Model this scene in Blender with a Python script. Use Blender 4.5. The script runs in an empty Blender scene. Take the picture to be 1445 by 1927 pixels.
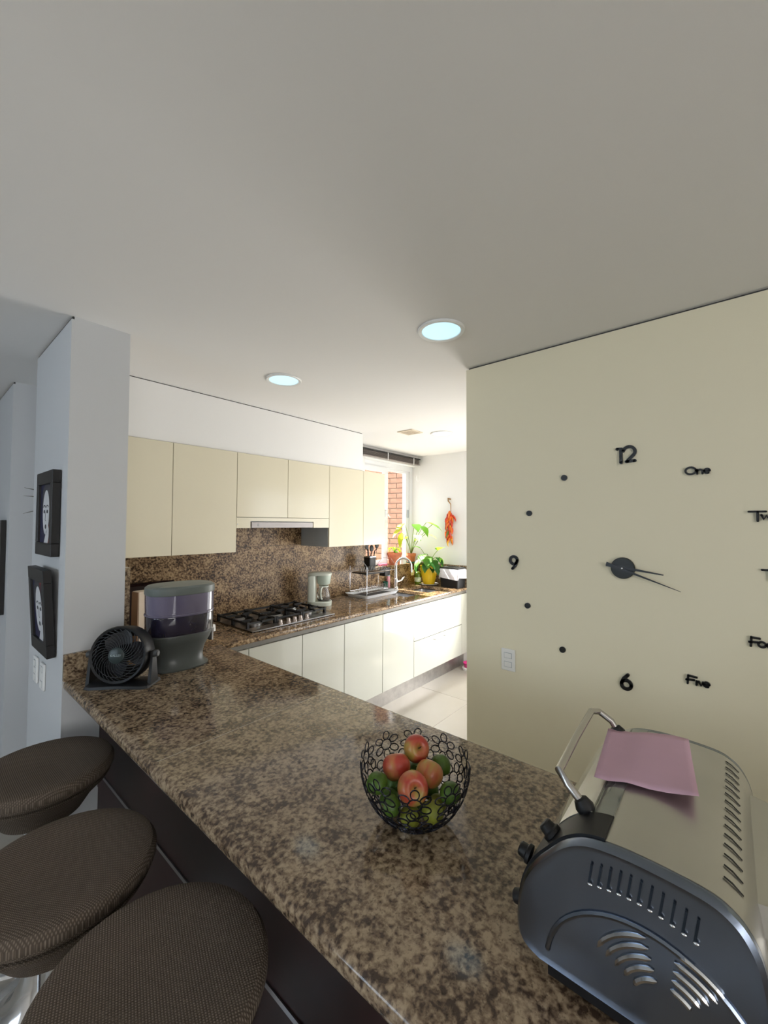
import bpy, bmesh, math, random
from mathutils import Vector, Matrix
random.seed(7)
PI = math.pi
sc = bpy.context.scene
COL = sc.collection

# ------------------------------------------------------------------ camera
H_CAM, YAW, PITCH, ROLL, F_PX = 1.621, math.radians(40.248), math.radians(1.677), math.radians(0.236), 767.46
cam = bpy.data.cameras.new('camera'); cam_o = bpy.data.objects.new('camera', cam); COL.objects.link(cam_o)
cam.sensor_fit = 'HORIZONTAL'; cam.sensor_width = 36.0; cam.lens = 36.0 * F_PX / 1445.0; cam.clip_start = 0.02
fw = Vector((math.cos(YAW) * math.cos(PITCH), math.sin(YAW) * math.cos(PITCH), math.sin(PITCH)))
rt = Vector((math.sin(YAW), -math.cos(YAW), 0)); up = rt.cross(fw)
r2 = math.cos(ROLL) * rt + math.sin(ROLL) * up; u2 = -math.sin(ROLL) * rt + math.cos(ROLL) * up
cam_o.matrix_world = Matrix(((r2.x, u2.x, -fw.x, 0), (r2.y, u2.y, -fw.y, 0), (r2.z, u2.z, -fw.z, H_CAM), (0, 0, 0, 1)))
sc.camera = cam_o
sc.view_settings.view_transform = 'Standard'; sc.view_settings.look = 'None'
sc.view_settings.gamma = 1.0; sc.view_settings.use_curve_mapping = False
sc.view_settings.exposure = 0.74

# ------------------------------------------------------------------ light
world = bpy.data.worlds.new('sky'); sc.world = world; world.use_nodes = True
bg = world.node_tree.nodes['Background']; bg.inputs[0].default_value = (0.88, 0.93, 1.0, 1); bg.inputs[1].default_value = 2.3
def light(name, kind, energy, color, loc, direction, **kw):
    l = bpy.data.lights.new(name, kind); l.energy = energy; l.color = color
    for k, v in kw.items(): setattr(l, k, v)
    o = bpy.data.objects.new(name, l); COL.objects.link(o); o.location = loc
    o.rotation_euler = Vector(direction).to_track_quat('-Z', 'Y').to_euler(); return o
light('sun', 'SUN', 17.0, (1.0, 0.95, 0.86), (3, 6, 5), (0.14, -1.0, -1.30), angle=0.009)
# daylight entering through windows the camera does not see; the far one is added
light('daylight_dining_window', 'AREA', 9.5, (0.50, 0.76, 1.0), (-3.12, 1.6, 1.55), (1, 0, 0.0), shape='RECTANGLE', size=1.9, size_y=1.25)
light('daylight_back_window', 'AREA', 15, (1.0, 0.93, 0.83), (-0.8, -2.52, 1.55), (0, 1, 0.0), shape='RECTANGLE', size=1.9, size_y=1.25)
light('daylight_patio_door', 'AREA', 3.5, (1.0, 0.98, 0.93), (3.25, 1.08, 1.05), (0, 1, 0.0), shape='RECTANGLE', size=1.3, size_y=1.9)
light('added_far_fill', 'AREA', 17, (1.0, 0.96, 0.89), (4.22, 1.62, .80), (-1, 0, 0.30), shape='RECTANGLE', size=.8, size_y=1.15)  # added lamp, tilted up to brighten the kitchen ceiling

# ------------------------------------------------------------------ materials
MATS = {}
def mat(name, color=(.8, .8, .8), rough=.5, metal=0.0, spec=.5, emit=None, estr=0, trans=0, ior=1.45, coat=0,
        var=0.0, vscale=8.0, bump=0.0, bscale=60.0, alpha=1.0, sheen=0):
    if name in MATS: return MATS[name]
    m = bpy.data.materials.new(name); m.use_nodes = True; nt = m.node_tree; N = nt.nodes; L = nt.links
    b = N['Principled BSDF']; I = b.inputs
    I['Base Color'].default_value = (*color, 1); I['Roughness'].default_value = rough; I['Metallic'].default_value = metal
    I['Specular IOR Level'].default_value = spec; I['IOR'].default_value = ior; I['Transmission Weight'].default_value = trans
    I['Coat Weight'].default_value = coat; I['Alpha'].default_value = alpha; I['Sheen Weight'].default_value = sheen
    if emit: I['Emission Color'].default_value = (*emit, 1); I['Emission Strength'].default_value = estr
    tc = N.new('ShaderNodeTexCoord')
    if var > 0:
        n = N.new('ShaderNodeTexNoise'); n.inputs['Scale'].default_value = vscale; n.inputs['Detail'].default_value = 4
        L.new(tc.outputs['Object'], n.inputs['Vector'])
        r = N.new('ShaderNodeValToRGB'); e = r.color_ramp.elements
        e[0].position = .3; e[1].position = .7
        e[0].color = (*[max(0, c * (1 - var)) for c in color], 1); e[1].color = (*[min(1, c * (1 + var)) for c in color], 1)
        L.new(n.outputs['Fac'], r.inputs['Fac']); L.new(r.outputs['Color'], I['Base Color'])
    if bump > 0:
        n2 = N.new('ShaderNodeTexNoise'); n2.inputs['Scale'].default_value = bscale; n2.inputs['Detail'].default_value = 3
        L.new(tc.outputs['Object'], n2.inputs['Vector'])
        bp = N.new('ShaderNodeBump'); bp.inputs['Strength'].default_value = bump; bp.inputs['Distance'].default_value = .002
        L.new(n2.outputs['Fac'], bp.inputs['Height']); L.new(bp.outputs['Normal'], I['Normal'])
    MATS[name] = m; return m

def granite(name, dark, mid, light_, scale=1.0, rough=.10, stretch=(1, 1, 1), spec=.5):
    m = bpy.data.materials.new(name); m.use_nodes = True; nt = m.node_tree; N = nt.nodes; L = nt.links
    b = N['Principled BSDF']; b.inputs['Roughness'].default_value = rough; b.inputs['Specular IOR Level'].default_value = spec
    g = N.new('ShaderNodeNewGeometry'); mp = N.new('ShaderNodeMapping'); mp.inputs['Scale'].default_value = stretch
    L.new(g.outputs['Position'], mp.inputs['Vector'])
    def noise(s, d, dist=0.0):
        n = N.new('ShaderNodeTexNoise'); n.inputs['Scale'].default_value = s * scale; n.inputs['Detail'].default_value = d
        n.inputs['Distortion'].default_value = dist; L.new(mp.outputs['Vector'], n.inputs['Vector']); return n
    n1 = noise(70, 8, .25); n2 = noise(9, 4, .5); n3 = noise(160, 2)
    mx = N.new('ShaderNodeMath'); mx.operation = 'MULTIPLY_ADD'; mx.inputs[1].default_value = .44; L.new(n2.outputs['Fac'], mx.inputs[0])
    ad = N.new('ShaderNodeMath'); ad.operation = 'ADD'; ad.inputs[1].default_value = -.22; L.new(n1.outputs['Fac'], ad.inputs[0]); L.new(ad.outputs[0], mx.inputs[2])
    r = N.new('ShaderNodeValToRGB'); e = r.color_ramp.elements
    e[0].position = .36; e[0].color = (*dark, 1); e[1].position = .66; e[1].color = (*light_, 1)
    a = r.color_ramp.elements.new(.47); a.color = (*mid, 1)
    q = r.color_ramp.elements.new(.56); q.color = (*[(x + y) / 2 for x, y in zip(mid, light_)], 1)
    L.new(mx.outputs[0], r.inputs['Fac'])
    r3 = N.new('ShaderNodeValToRGB'); e3 = r3.color_ramp.elements; e3[0].position = .28; e3[0].color = (.35, .33, .33, 1); e3[1].position = .42; e3[1].color = (1, 1, 1, 1)
    L.new(n3.outputs['Fac'], r3.inputs['Fac'])
    mu = N.new('ShaderNodeMix'); mu.data_type = 'RGBA'; mu.blend_type = 'MULTIPLY'; mu.inputs['Factor'].default_value = .8
    L.new(r.outputs['Color'], mu.inputs['A']); L.new(r3.outputs['Color'], mu.inputs['B']); L.new(mu.outputs['Result'], b.inputs['Base Color'])
    MATS[name] = m; return m

def fabric(name, c1, c2, scale=260):
    m = bpy.data.materials.new(name); m.use_nodes = True; nt = m.node_tree; N = nt.nodes; L = nt.links
    b = N['Principled BSDF']; b.inputs['Roughness'].default_value = .95; b.inputs['Specular IOR Level'].default_value = .15
    tc = N.new('ShaderNodeTexCoord')
    ws = []
    for ax in ('X', 'Y'):
        w = N.new('ShaderNodeTexWave'); w.wave_type = 'BANDS'; w.bands_direction = ax; w.inputs['Scale'].default_value = scale / 6.28 * 1.0
        w.inputs['Distortion'].default_value = .4; L.new(tc.outputs['Object'], w.inputs['Vector']); ws.append(w)
    mu = N.new('ShaderNodeMath'); mu.operation = 'MULTIPLY'; L.new(ws[0].outputs['Fac'], mu.inputs[0]); L.new(ws[1].outputs['Fac'], mu.inputs[1])
    r = N.new('ShaderNodeValToRGB'); r.color_ramp.elements[0].color = (*c1, 1); r.color_ramp.elements[1].color = (*c2, 1)
    L.new(mu.outputs[0], r.inputs['Fac']); L.new(r.outputs['Color'], b.inputs['Base Color'])
    bp = N.new('ShaderNodeBump'); bp.inputs['Strength'].default_value = .6; bp.inputs['Distance'].default_value = .002
    L.new(mu.outputs[0], bp.inputs['Height']); L.new(bp.outputs['Normal'], b.inputs['Normal'])
    MATS[name] = m; return m

def pane(name, tint=(1, 1, 1), gl=.08):
    m = bpy.data.materials.new(name); m.use_nodes = True; nt = m.node_tree; N = nt.nodes; L = nt.links
    N.remove(N['Principled BSDF']); t = N.new('ShaderNodeBsdfTransparent'); t.inputs[0].default_value = (*tint, 1)
    g = N.new('ShaderNodeBsdfGlossy'); g.inputs['Roughness'].default_value = .02
    mx = N.new('ShaderNodeMixShader'); mx.inputs[0].default_value = .04; L.new(t.outputs[0], mx.inputs[1]); L.new(g.outputs[0], mx.inputs[2])
    L.new(mx.outputs[0], N['Material Output'].inputs[0]); MATS[name] = m; return m

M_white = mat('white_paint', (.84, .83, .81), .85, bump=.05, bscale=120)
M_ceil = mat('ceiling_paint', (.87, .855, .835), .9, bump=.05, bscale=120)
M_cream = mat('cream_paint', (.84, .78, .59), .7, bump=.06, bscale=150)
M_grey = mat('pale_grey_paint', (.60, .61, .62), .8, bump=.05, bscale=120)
M_gap = mat('shadow_gap', (.06, .06, .06), .8, var=.1)  # near-black stands in for the shade inside the recessed joints
M_granite = granite('brown_granite', (.058, .038, .026), (.190, .132, .084), (.40, .305, .200), 1.35, .09)
M_gsplash = granite('splash_granite', (.030, .016, .008), (.165, .096, .047), (.42, .29, .16), 1.15, .30, spec=.2)
M_gcount = granite('worktop_granite', (.034, .020, .011), (.175, .108, .058), (.44, .31, .18), 1.15, .10)
M_lacq = mat('ivory_lacquer', (.55, .545, .475), .10, spec=.5, var=.01, vscale=3)
M_lacqu = mat('ivory_lacquer_upper', (.74, .685, .53), .16, spec=.5, var=.01, vscale=3)
M_carc = mat('grey_carcass', (.42, .45, .47), .6, var=.03)
M_alu = mat('brushed_aluminium', (.42, .40, .38), .38, 1.0, var=.12, vscale=20)
M_chrome = mat('chrome', (.75, .76, .78), .12, 1.0, var=.02)
M_steel = mat('stainless_steel', (.52, .51, .48), .34, 1.0, var=.06, vscale=6)
M_steeld = mat('steel_blue_reflection', (.20, .235, .30), .26, 1.0, var=.05, vscale=10)  # silver sides with a dark blue reflection put into their colour
M_blackp = mat('black_plastic', (.005, .005, .006), .5, var=.1)
M_blackm = mat('black_matte', (.010, .010, .010), .6, var=.1)
M_iron = mat('cast_iron', (.012, .012, .012), .55, bump=.2, bscale=200)
M_wood = mat('dark_wood', (.020, .007, .006), .38, var=.35, vscale=5, spec=.25)
M_tile = mat('floor_tile', (.37, .335, .285), .16, var=.03, vscale=2)
M_grout = mat('grout', (.30, .28, .25), .9, var=.05)
M_pvc = mat('white_plastic', (.82, .82, .80), .35, var=.01)
M_winf = mat('white_window_frame', (.83, .84, .85), .3, var=.01)
M_glass = pane('window_glass')
M_fabric = fabric('taupe_weave', (.085, .066, .051), (.235, .190, .148), 430)
M_dark = mat('dark_metal', (.02, .02, .022), .4, 1.0, var=.1)

# ------------------------------------------------------------------ mesh helpers
def bm_new(): return bmesh.new()
def box(bm, x0, x1, y0, y1, z0, z1, bev=0.0, seg=2):
    r = bmesh.ops.create_cube(bm, size=1.0); vs = r['verts']
    for v in vs:
        v.co = Vector((x0 if v.co.x < 0 else x1, y0 if v.co.y < 0 else y1, z0 if v.co.z < 0 else z1))
    if bev > 0:
        es = list({e for v in vs for e in v.link_edges})
        bmesh.ops.bevel(bm, geom=es, offset=bev, segments=seg, affect='EDGES', profile=.5)
    return bm
def tube(bm, pts, r, n=8, closed=False, cap=True):
    pts = [Vector(p) for p in pts]; k = len(pts); rings = []
    rad = r if isinstance(r, (list, tuple)) else [r] * k
    prev = None
    for i, p in enumerate(pts):
        a = pts[(i - 1) % k] if (closed or i > 0) else pts[i]; b = pts[(i + 1) % k] if (closed or i < k - 1) else pts[i]
        t = (b - a).normalized()
        if prev is None: nrm = t.orthogonal().normalized()
        else:
            nrm = prev - t * prev.dot(t)
            nrm = nrm.normalized() if nrm.length > 1e-6 else t.orthogonal().normalized()
        prev = nrm; bi = t.cross(nrm)
        rings.append([bm.verts.new(p + rad[i] * (math.cos(2 * PI * j / n) * nrm + math.sin(2 * PI * j / n) * bi)) for j in range(n)])
    m = k if closed else k - 1
    for i in range(m):
        A, B = rings[i], rings[(i + 1) % k]
        off = 0
        if closed and i == k - 1:
            off = min(range(n), key=lambda o: sum((A[j].co - B[(j + o) % n].co).length for j in range(n)))
        for j in range(n):
            bm.faces.new((A[j], A[(j + 1) % n], B[(j + 1 + off) % n], B[(j + off) % n]))
    if cap and not closed:
        bm.faces.new(list(reversed(rings[0]))); bm.faces.new(rings[-1])
    return bm
def loft(bm, rings, cap0=True, cap1=True, close=True):
    R = [[bm.verts.new(Vector(p)) for p in ring] for ring in rings]; n = len(R[0])
    for i in range(len(R) - 1):
        for j in range(n if close else n - 1):
            bm.faces.new((R[i][j], R[i][(j + 1) % n], R[i + 1][(j + 1) % n], R[i + 1][j]))
    if cap0: bm.faces.new(list(reversed(R[0])))
    if cap1: bm.faces.new(R[-1])
    return bm
def lathe(bm, prof, n=32, sx=1.0, sy=1.0, cx=0, cy=0, p=2.0, cap0=True, cap1=True):
    def ring(r, z):
        out = []
        for j in range(n):
            a = 2 * PI * j / n; c, s = math.cos(a), math.sin(a)
            if p != 2.0:
                c = math.copysign(abs(c) ** (2 / p), c); s = math.copysign(abs(s) ** (2 / p), s)
            out.append((cx + r * sx * c, cy + r * sy * s, z))
        return out
    return loft(bm, [ring(r, z) for r, z in prof], cap0, cap1)
def prism(bm, poly, axis, a0, a1):
    def P(u, v, w):
        return {'x': (w, u, v), 'y': (u, w, v), 'z': (u, v, w)}[axis]
    return loft(bm, [[P(u, v, a0) for u, v in poly], [P(u, v, a1) for u, v in poly]])
def sphere(bm, c, r, sx=1, sy=1, sz=1, u=16, v=10):
    res = bmesh.ops.create_uvsphere(bm, u_segments=u, v_segments=v, radius=r)
    for w in res['verts']: w.co = Vector((w.co.x * sx + c[0], w.co.y * sy + c[1], w.co.z * sz + c[2]))
    return bm
def slab_holes(bm, xs, ys, z0, z1, skip):
    """cells of a grid without those in skip; walls only on outer edges and round the holes"""
    nx, ny = len(xs) - 1, len(ys) - 1; V = {}
    def v(i, j, z):
        k = (i, j, z)
        if k not in V: V[k] = bm.verts.new((xs[i], ys[j], z))
        return V[k]
    ok = lambda i, j: 0 <= i < nx and 0 <= j < ny and (i, j) not in skip
    for i in range(nx):
        for j in range(ny):
            if not ok(i, j): continue
            bm.faces.new((v(i, j, z1), v(i + 1, j, z1), v(i + 1, j + 1, z1), v(i, j + 1, z1)))
            bm.faces.new((v(i, j + 1, z0), v(i + 1, j + 1, z0), v(i + 1, j, z0), v(i, j, z0)))
            for (di, dj, a, b) in ((-1, 0, (i, j + 1), (i, j)), (1, 0, (i + 1, j), (i + 1, j + 1)), (0, -1, (i, j), (i + 1, j)), (0, 1, (i + 1, j + 1), (i, j + 1))):
                if not ok(i + di, j + dj):
                    bm.faces.new((v(*a, z0), v(*b, z0), v(*b, z1), v(*a, z1)))
    return bm

def obj(name, bm, m, parent=None, smooth=False, loc=None, rot=None):
    me = bpy.data.meshes.new(name)
    bmesh.ops.recalc_face_normals(bm, faces=bm.faces[:])
    bm.to_mesh(me); bm.free()
    me.materials.append(m)
    if smooth:
        for f in me.polygons: f.use_smooth = True
        try: me.set_sharp_from_angle(angle=math.radians(38))
        except Exception: pass
    o = bpy.data.objects.new(name, me); COL.objects.link(o)
    if parent: o.parent = parent
    if loc: o.location = loc
    if rot: o.rotation_euler = rot
    return o
def tag(o, label, cat, group=None):
    o['label'] = label; o['category'] = cat
    if group: o['group'] = group
    return o
def thing(name, label, cat, loc=(0, 0, 0), rotz=0.0, group=None):
    o = bpy.data.objects.new(name, None); COL.objects.link(o); o.location = loc; o.rotation_euler = (0, 0, rotz)
    o.empty_display_size = .05
    return tag(o, label, cat, group)
def struct(name, bm, m, parent=None):
    o = obj(name, bm, m, parent)
    if not parent: o['kind'] = 'structure'
    return o
def part(name, mesh_of, parent, loc=None, rot=None, m=None):
    c = mesh_of.copy(); COL.objects.link(c); c.parent = parent
    if loc is not None: c.location = loc
    if rot is not None: c.rotation_euler = rot
    return c
def bx(*a, **k): return box(bm_new(), *a, **k)
def dup(root, loc, rotz, label, group=None):
    r = root.copy(); COL.objects.link(r); r.location = loc; r.rotation_euler = (0, 0, rotz); r['label'] = label
    if group: r['group'] = group
    for ch in list(root.children):
        c = ch.copy(); COL.objects.link(c); c.parent = r
        for g in ch.children:
            d = g.copy(); COL.objects.link(d); d.parent = c
    return r

# ------------------------------------------------------------------ room numbers
C = 2.479                      # ceiling
XP0, XP1, YP0, YP1 = .434, .651, 2.067, 2.725   # pillar
YW, XF = 3.03, 4.25            # kitchen back wall, far wall
XC, YK = 1.99, 1.094           # clock wall face and its end
YS, YD = 2.63, 2.331           # upper / lower cabinet fronts
ZB, ZK = .98, .90              # bar and kitchen counter tops
XL, XR = .438, 1.112           # bar edges

# ------------------------------------------------------------------ the setting
TS = .63
fl = struct('floor', bx(-3.4, 4.4, -2.8, 6.2, -.12, -.004), M_grout)
tile = None
for i in range(-10, 3):
    for j in range(-8, 8):
        x, y = 2.755 + TS * i, 1.835 + TS * j
        if x < -3.4 or x + TS > 4.95 or y < -2.9 or y + TS > 6.9: continue
        x1 = min(x + TS, 4.39) - x
        if tile is None:
            tile = obj('floor_tile', bx(.0012, TS - .0012, .0012, TS - .0012, -.004, 0, bev=.0008, seg=1), M_tile, fl); tile.location = (x, y, 0)
        else:
            part('floor_tile', tile, fl, (x, y, 0))
b = bm_new(); slab_holes(b, [-3.4, 1.4, 2.11, 4.4], [-2.8, .95, 3.24, 6.2], C, C + .12, {(2, 0), (1, 2), (2, 2)}); struct('ceiling', b, M_ceil)
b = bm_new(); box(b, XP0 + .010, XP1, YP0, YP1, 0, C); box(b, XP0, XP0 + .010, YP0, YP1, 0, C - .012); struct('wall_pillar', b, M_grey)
struct('gap_shade_1', bx(XP0 + .004, XP0 + .0098, YP0 + .002, YP1, C - .0118, C - .0002), M_gap)  # dark strip paints the shade of the gap below the ceiling
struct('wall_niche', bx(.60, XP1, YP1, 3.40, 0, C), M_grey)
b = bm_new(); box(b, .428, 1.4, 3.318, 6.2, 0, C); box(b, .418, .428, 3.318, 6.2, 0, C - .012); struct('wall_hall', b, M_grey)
struct('gap_shade_2', bx(.422, .4278, 3.320, 6.2, C - .0118, C - .0002), M_gap)
b = bm_new(); box(b, XP1, 3.25, YW, YW + .2, 0, C); box(b, 3.25, XF, YW, YW + .2, 0, 1.10); box(b, 3.25, XF, YW, YW + .2, 2.352, C)
struct('wall_kitchen_back', b, M_white)
struct('wall_soffit', bx(XP1, 2.807, YS + .012, YW, 2.124, C - .006), M_white)
struct('gap_shade_3', bx(XP1, 2.80, YS + .018, YW, C - .006, C), M_gap)
b = bm_new(); box(b, XF, XF + .15, 2.08, YW + .25, 0, C); box(b, XF, XF + .15, .95, 1.16, 0, C); box(b, XF, XF + .15, 1.16, 2.08, 0, .16); box(b, XF, XF + .15, 1.16, 2.08, 1.46, C)
struct('wall_far', b, M_white)
b = bm_new(); box(b, XC, XC + .12, -2.8, YK, 0, C - .010)
struct('wall_clock', b, M_cream)
struct('gap_shade_4', bx(XC + .012, XC + .12, -2.8, YK - .01, C - .010, C), M_gap)
b = bm_new(); box(b, XC + .12, 2.55, YK - .14, YK, 0, C); box(b, 3.95, XF, YK - .14, YK, 0, C); box(b, 2.55, 3.95, YK - .14, YK, 2.06, C)
struct('wall_patio', b, M_white)
b = bm_new(); box(b, -3.35, -3.2, -2.8, .6, 0, C); box(b, -3.35, -3.2, 2.6, 6.2, 0, C); box(b, -3.35, -3.2, .6, 2.6, 0, .9); box(b, -3.35, -3.2, .6, 2.6, 2.2, C)
struct('wall_left', b, M_white)
b = bm_new(); box(b, -3.35, -1.8, -2.75, -2.6, 0, C); box(b, .2, XC, -2.75, -2.6, 0, C); box(b, -1.8, .2, -2.75, -2.6, 0, .9); box(b, -1.8, .2, -2.75, -2.6, 2.2, C)
struct('wall_back', b, M_white)
struct('wall_hall_end', bx(-3.35, .6, 6.1, 6.2, 0, C), M_white)

# patio door: two glazed leaves in the wall behind the clock wall
d = bpy.data.objects.new('door_1', None); COL.objects.link(d); d['kind'] = 'structure'
for x0, x1 in ((2.55, 3.25), (3.25, 3.95)):
    b = bm_new(); w = .06
    box(b, x0, x0 + w, 1.0, 1.05, 0, 2.06); box(b, x1 - w, x1, 1.0, 1.05, 0, 2.06); box(b, x0 + w, x1 - w, 1.0, 1.05, 0, .10); box(b, x0 + w, x1 - w, 1.0, 1.05, 1.99, 2.06)
    obj('door_leaf', b, M_winf, d); obj('pane', bx(x0 + w, x1 - w, 1.022, 1.028, .10, 1.99), M_glass, d)

# kitchen window
w1 = bpy.data.objects.new('window_1', None); COL.objects.link(w1); w1['kind'] = 'structure'
y0, y1 = 3.12, 3.17
b = bm_new(); box(b, 3.25, XF, y0, y1, 2.29, 2.352); box(b, 3.25, XF, y0, y1, 1.10, 1.15); box(b, 3.25, 3.29, y0, y1, 1.15, 2.29); box(b, 4.195, XF, y0, y1, 1.15, 2.29)
obj('window_frame', b, M_winf, w1)
b = bm_new(); a0, a1 = 3.29, 3.735
box(b, a0, a0 + .04, 3.10, 3.125, 1.15, 2.29); box(b, a1 - .085, a1, 3.10, 3.125, 1.15, 2.29, bev=.004); box(b, a0 + .04, a1 - .085, 3.10, 3.125, 1.15, 1.20); box(b, a0 + .04, a1 - .085, 3.10, 3.125, 2.23, 2.29)
s1 = obj('sash', b, M_winf, w1); obj('pane', bx(a0 + .04, a1 - .085, 3.110, 3.115, 1.20, 2.23), M_glass, s1)
b = bm_new(); box(b, a1 - .06, a1 - .03, 3.075, 3.10, 1.70, 1.78, bev=.004); tube(b, [(a1 - .045, 3.07, 1.74), (a1 - .01, 3.06, 1.70)], .008)
obj('window_handle', b, M_pvc, s1)
b = bm_new(); a0, a1 = 3.735, 4.195
box(b, a0, a0 + .02, 3.135, 3.16, 1.15, 2.29); box(b, a1 - .06, a1, 3.135, 3.16, 1.15, 2.29, bev=.004); box(b, a0 + .02, a1 - .06, 3.135, 3.16, 1.15, 1.19); box(b, a0 + .02, a1 - .06, 3.135, 3.16, 2.26, 2.29)
s2 = obj('sash', b, M_winf, w1); obj('pane', bx(a0 + .02, a1 - .06, 3.145, 3.15, 1.19, 2.26), M_glass, s2)
obj('window_latch', bx(a1 - .045, a1 - .02, 3.118, 3.135, 1.70, 1.80, bev=.004), M_carc, s2)
# dining windows out of view
for k, (axis, wall, lo, hi) in enumerate((('x', -3.3, .6, 2.6), ('y', -2.70, -1.8, .2))):
    w = bpy.data.objects.new('window_%d' % (k + 2), None); COL.objects.link(w); w['kind'] = 'structure'
    n = 3
    for q in range(n):
        u0 = lo + (hi - lo) * q / n; u1 = lo + (hi - lo) * (q + 1) / n; b = bm_new(); g = bm_new(); t = .05
        for (p0, p1, q0, q1) in ((u0, u0 + t, .9, 2.2), (u1 - t, u1, .9, 2.2), (u0 + t, u1 - t, .9, .95), (u0 + t, u1 - t, 2.15, 2.2)):
            box(b, *((wall, wall + .05, p0, p1) if axis == 'x' else (p0, p1, wall, wall + .05)), q0, q1)
        box(g, *((wall + .02, wall + .026, u0 + t, u1 - t) if axis == 'x' else (u0 + t, u1 - t, wall + .02, wall + .026)), .95, 2.15)
        s = obj('sash', b, M_winf, w); obj('pane', g, M_glass, s)

w = bpy.data.objects.new('window_4', None); COL.objects.link(w); w['kind'] = 'structure'  # unseen window, added so that more light reaches the kitchen ceiling
b = bm_new()
for (p0, p1, q0, q1) in ((1.16, 1.21, .16, 1.46), (2.03, 2.08, .16, 1.46), (1.21, 2.03, .16, .21), (1.21, 2.03, 1.41, 1.46), (1.21, 2.03, .80, .85)): box(b, XF + .06, XF + .11, p0, p1, q0, q1)
s_ = obj('sash', b, M_winf, w); obj('pane', bx(XF + .08, XF + .086, 1.21, 2.03, .21, .80), M_glass, s_); obj('pane', bx(XF + .08, XF + .086, 1.21, 2.03, .85, 1.41), M_glass, s_)

# ------------------------------------------------------------------ brick house outside the window
ang = YAW + math.radians(66); dv = Vector((math.cos(ang), math.sin(ang), 0)); nv = Vector((dv.y, -dv.x, 0))
if nv.x > 0: nv = -nv
bw = thing('brick_wall', 'salmon brick wall of the building outside the kitchen window', 'wall', (4.98, 3.86, 0), ang)
M_mortar = mat('mortar', (.22, .175, .14), .9, var=.08)
M_brick = mat('salmon_brick', (.33, .175, .115), .85, var=.15, vscale=14)
b = bm_new(); sgn = 1 if Vector((-math.sin(ang), math.cos(ang), 0)).dot(nv) > 0 else -1
box(b, -2.0, 4.0, -.12 if sgn > 0 else -.02, .02 if sgn > 0 else .12, -1.0, 4.2); obj('mortar_bed', b, M_mortar, bw)
br = None; bl, bh, jt = .225, .078, .010
for c in range(30):
    for k in range(10):
        u = -.60 + (k + (.5 if c % 2 else 0)) * bl; z = .62 + c * bh
        if br is None:
            bb = bm_new(); box(bb, 0, bl - jt, -.02, .034, 0, bh - jt) if sgn > 0 else box(bb, 0, bl - jt, -.034, .02, 0, bh - jt)
            br = obj('brick', bb, M_brick, bw); br.location = (u, 0, z)
        else: part('brick', br, bw, (u, random.uniform(-.002, .002), z))

# ------------------------------------------------------------------ breakfast bar
bar = thing('breakfast_bar', 'raised breakfast bar with polished brown granite top and dark wood front', 'counter')
def slab_round(x0, x1, y0, y1, z0, z1, r=.016):
    prof = []
    for cxx, czz, a0 in ((x1 - r, z1 - r, 0), (x0 + r, z1 - r, PI / 2), (x0 + r, z0 + r, PI), (x1 - r, z0 + r, 1.5 * PI)):
        for q in range(5):
            a = a0 + q * PI / 8; prof.append((cxx + r * math.cos(a), czz + r * math.sin(a)))
    return prism(bm_new(), prof, 'y', y0, y1)
YJ = 1.183
obj('slab', slab_round(XL, XR, YJ + .0010, YP0 - .001, ZB - .04, ZB), M_granite, bar, True)
obj('slab', slab_round(XL, XR, -1.3, YJ - .0010, ZB - .04, ZB), M_granite, bar, True)
obj('slab_joint', bx(XL + .02, XR - .02, YJ - .0009, YJ + .0009, ZB - .03, ZB + .0001), mat('joint_filler', (.45, .40, .33), .6, var=.1), bar)
XB = .566
obj('front_panel', bx(XB, XB + .02, -1.28, YP0 - .002, .575, ZB - .041), M_wood, bar)
obj('metal_trim', bx(XB - .004, XB + .015, -1.28, YP0 - .002, .562, .575), mat('trim_steel', (.30, .30, .31), .3, 1.0, var=.05), bar)
obj('rail_board', bx(XB - .002, XB + .02, -1.28, YP0 - .002, .502, .560), M_wood, bar)
obj('lower_panel', bx(XB, XB + .02, -1.28, YP0 - .002, .0, .498), M_wood, bar)
obj('bar_body', bx(XB + .021, XR - .05, -1.28, YP0 - .002, .0, ZB - .041), M_lacq, bar)
ups = tag(obj('granite_upstand', bx(XP0, XP1, YP0 - .022, YP0 - .0015, ZB + .0005, ZB + .108, bev=.003), M_granite), 'low brown granite upstand at the foot of the grey pillar', 'upstand')
tag(obj('granite_cladding', bx(XP1 + .001, XP1 + .021, YP0 + .001, YW - .025, ZK + .001, 1.419), M_granite), 'narrow vertical granite slab cladding the kitchen side of the pillar', 'cladding')

# ------------------------------------------------------------------ kitchen counter, sinks
YC = 2.302
S1 = (3.24, 3.545, 2.44, 2.80); S2 = (3.60, 3.97, 2.43, 2.77)
kc = thing('kitchen_counter', 'polished brown granite worktop along the kitchen wall with two sink cut-outs', 'counter')
b = bm_new(); slab_holes(b, [XP1 + .022, 1.09, 2.305], [YP0 + .001, YC, YW - .021], ZK - .03, ZK, {(1, 0)})
obj('slab', b, M_gcount, kc)
xs = [2.307, S1[0], S1[1], S2[0], S2[1], XF - .001]; ys = [YC, S2[2], S1[2], S2[3], S1[3], YW - .021]
b = bm_new(); slab_holes(b, xs, ys, ZK - .03, ZK, {(1, 2), (1, 3), (3, 1), (3, 2)})
obj('slab', b, M_gcount, kc)
obj('rounded_front_edge', prism(bm_new(), [(YC + .001 - .010 * math.sin(q * PI / 8), ZK - .015 + .015 * math.cos(q * PI / 8)) for q in range(9)], 'x', 1.11, XF - .001), M_gcount, kc, True)
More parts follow.
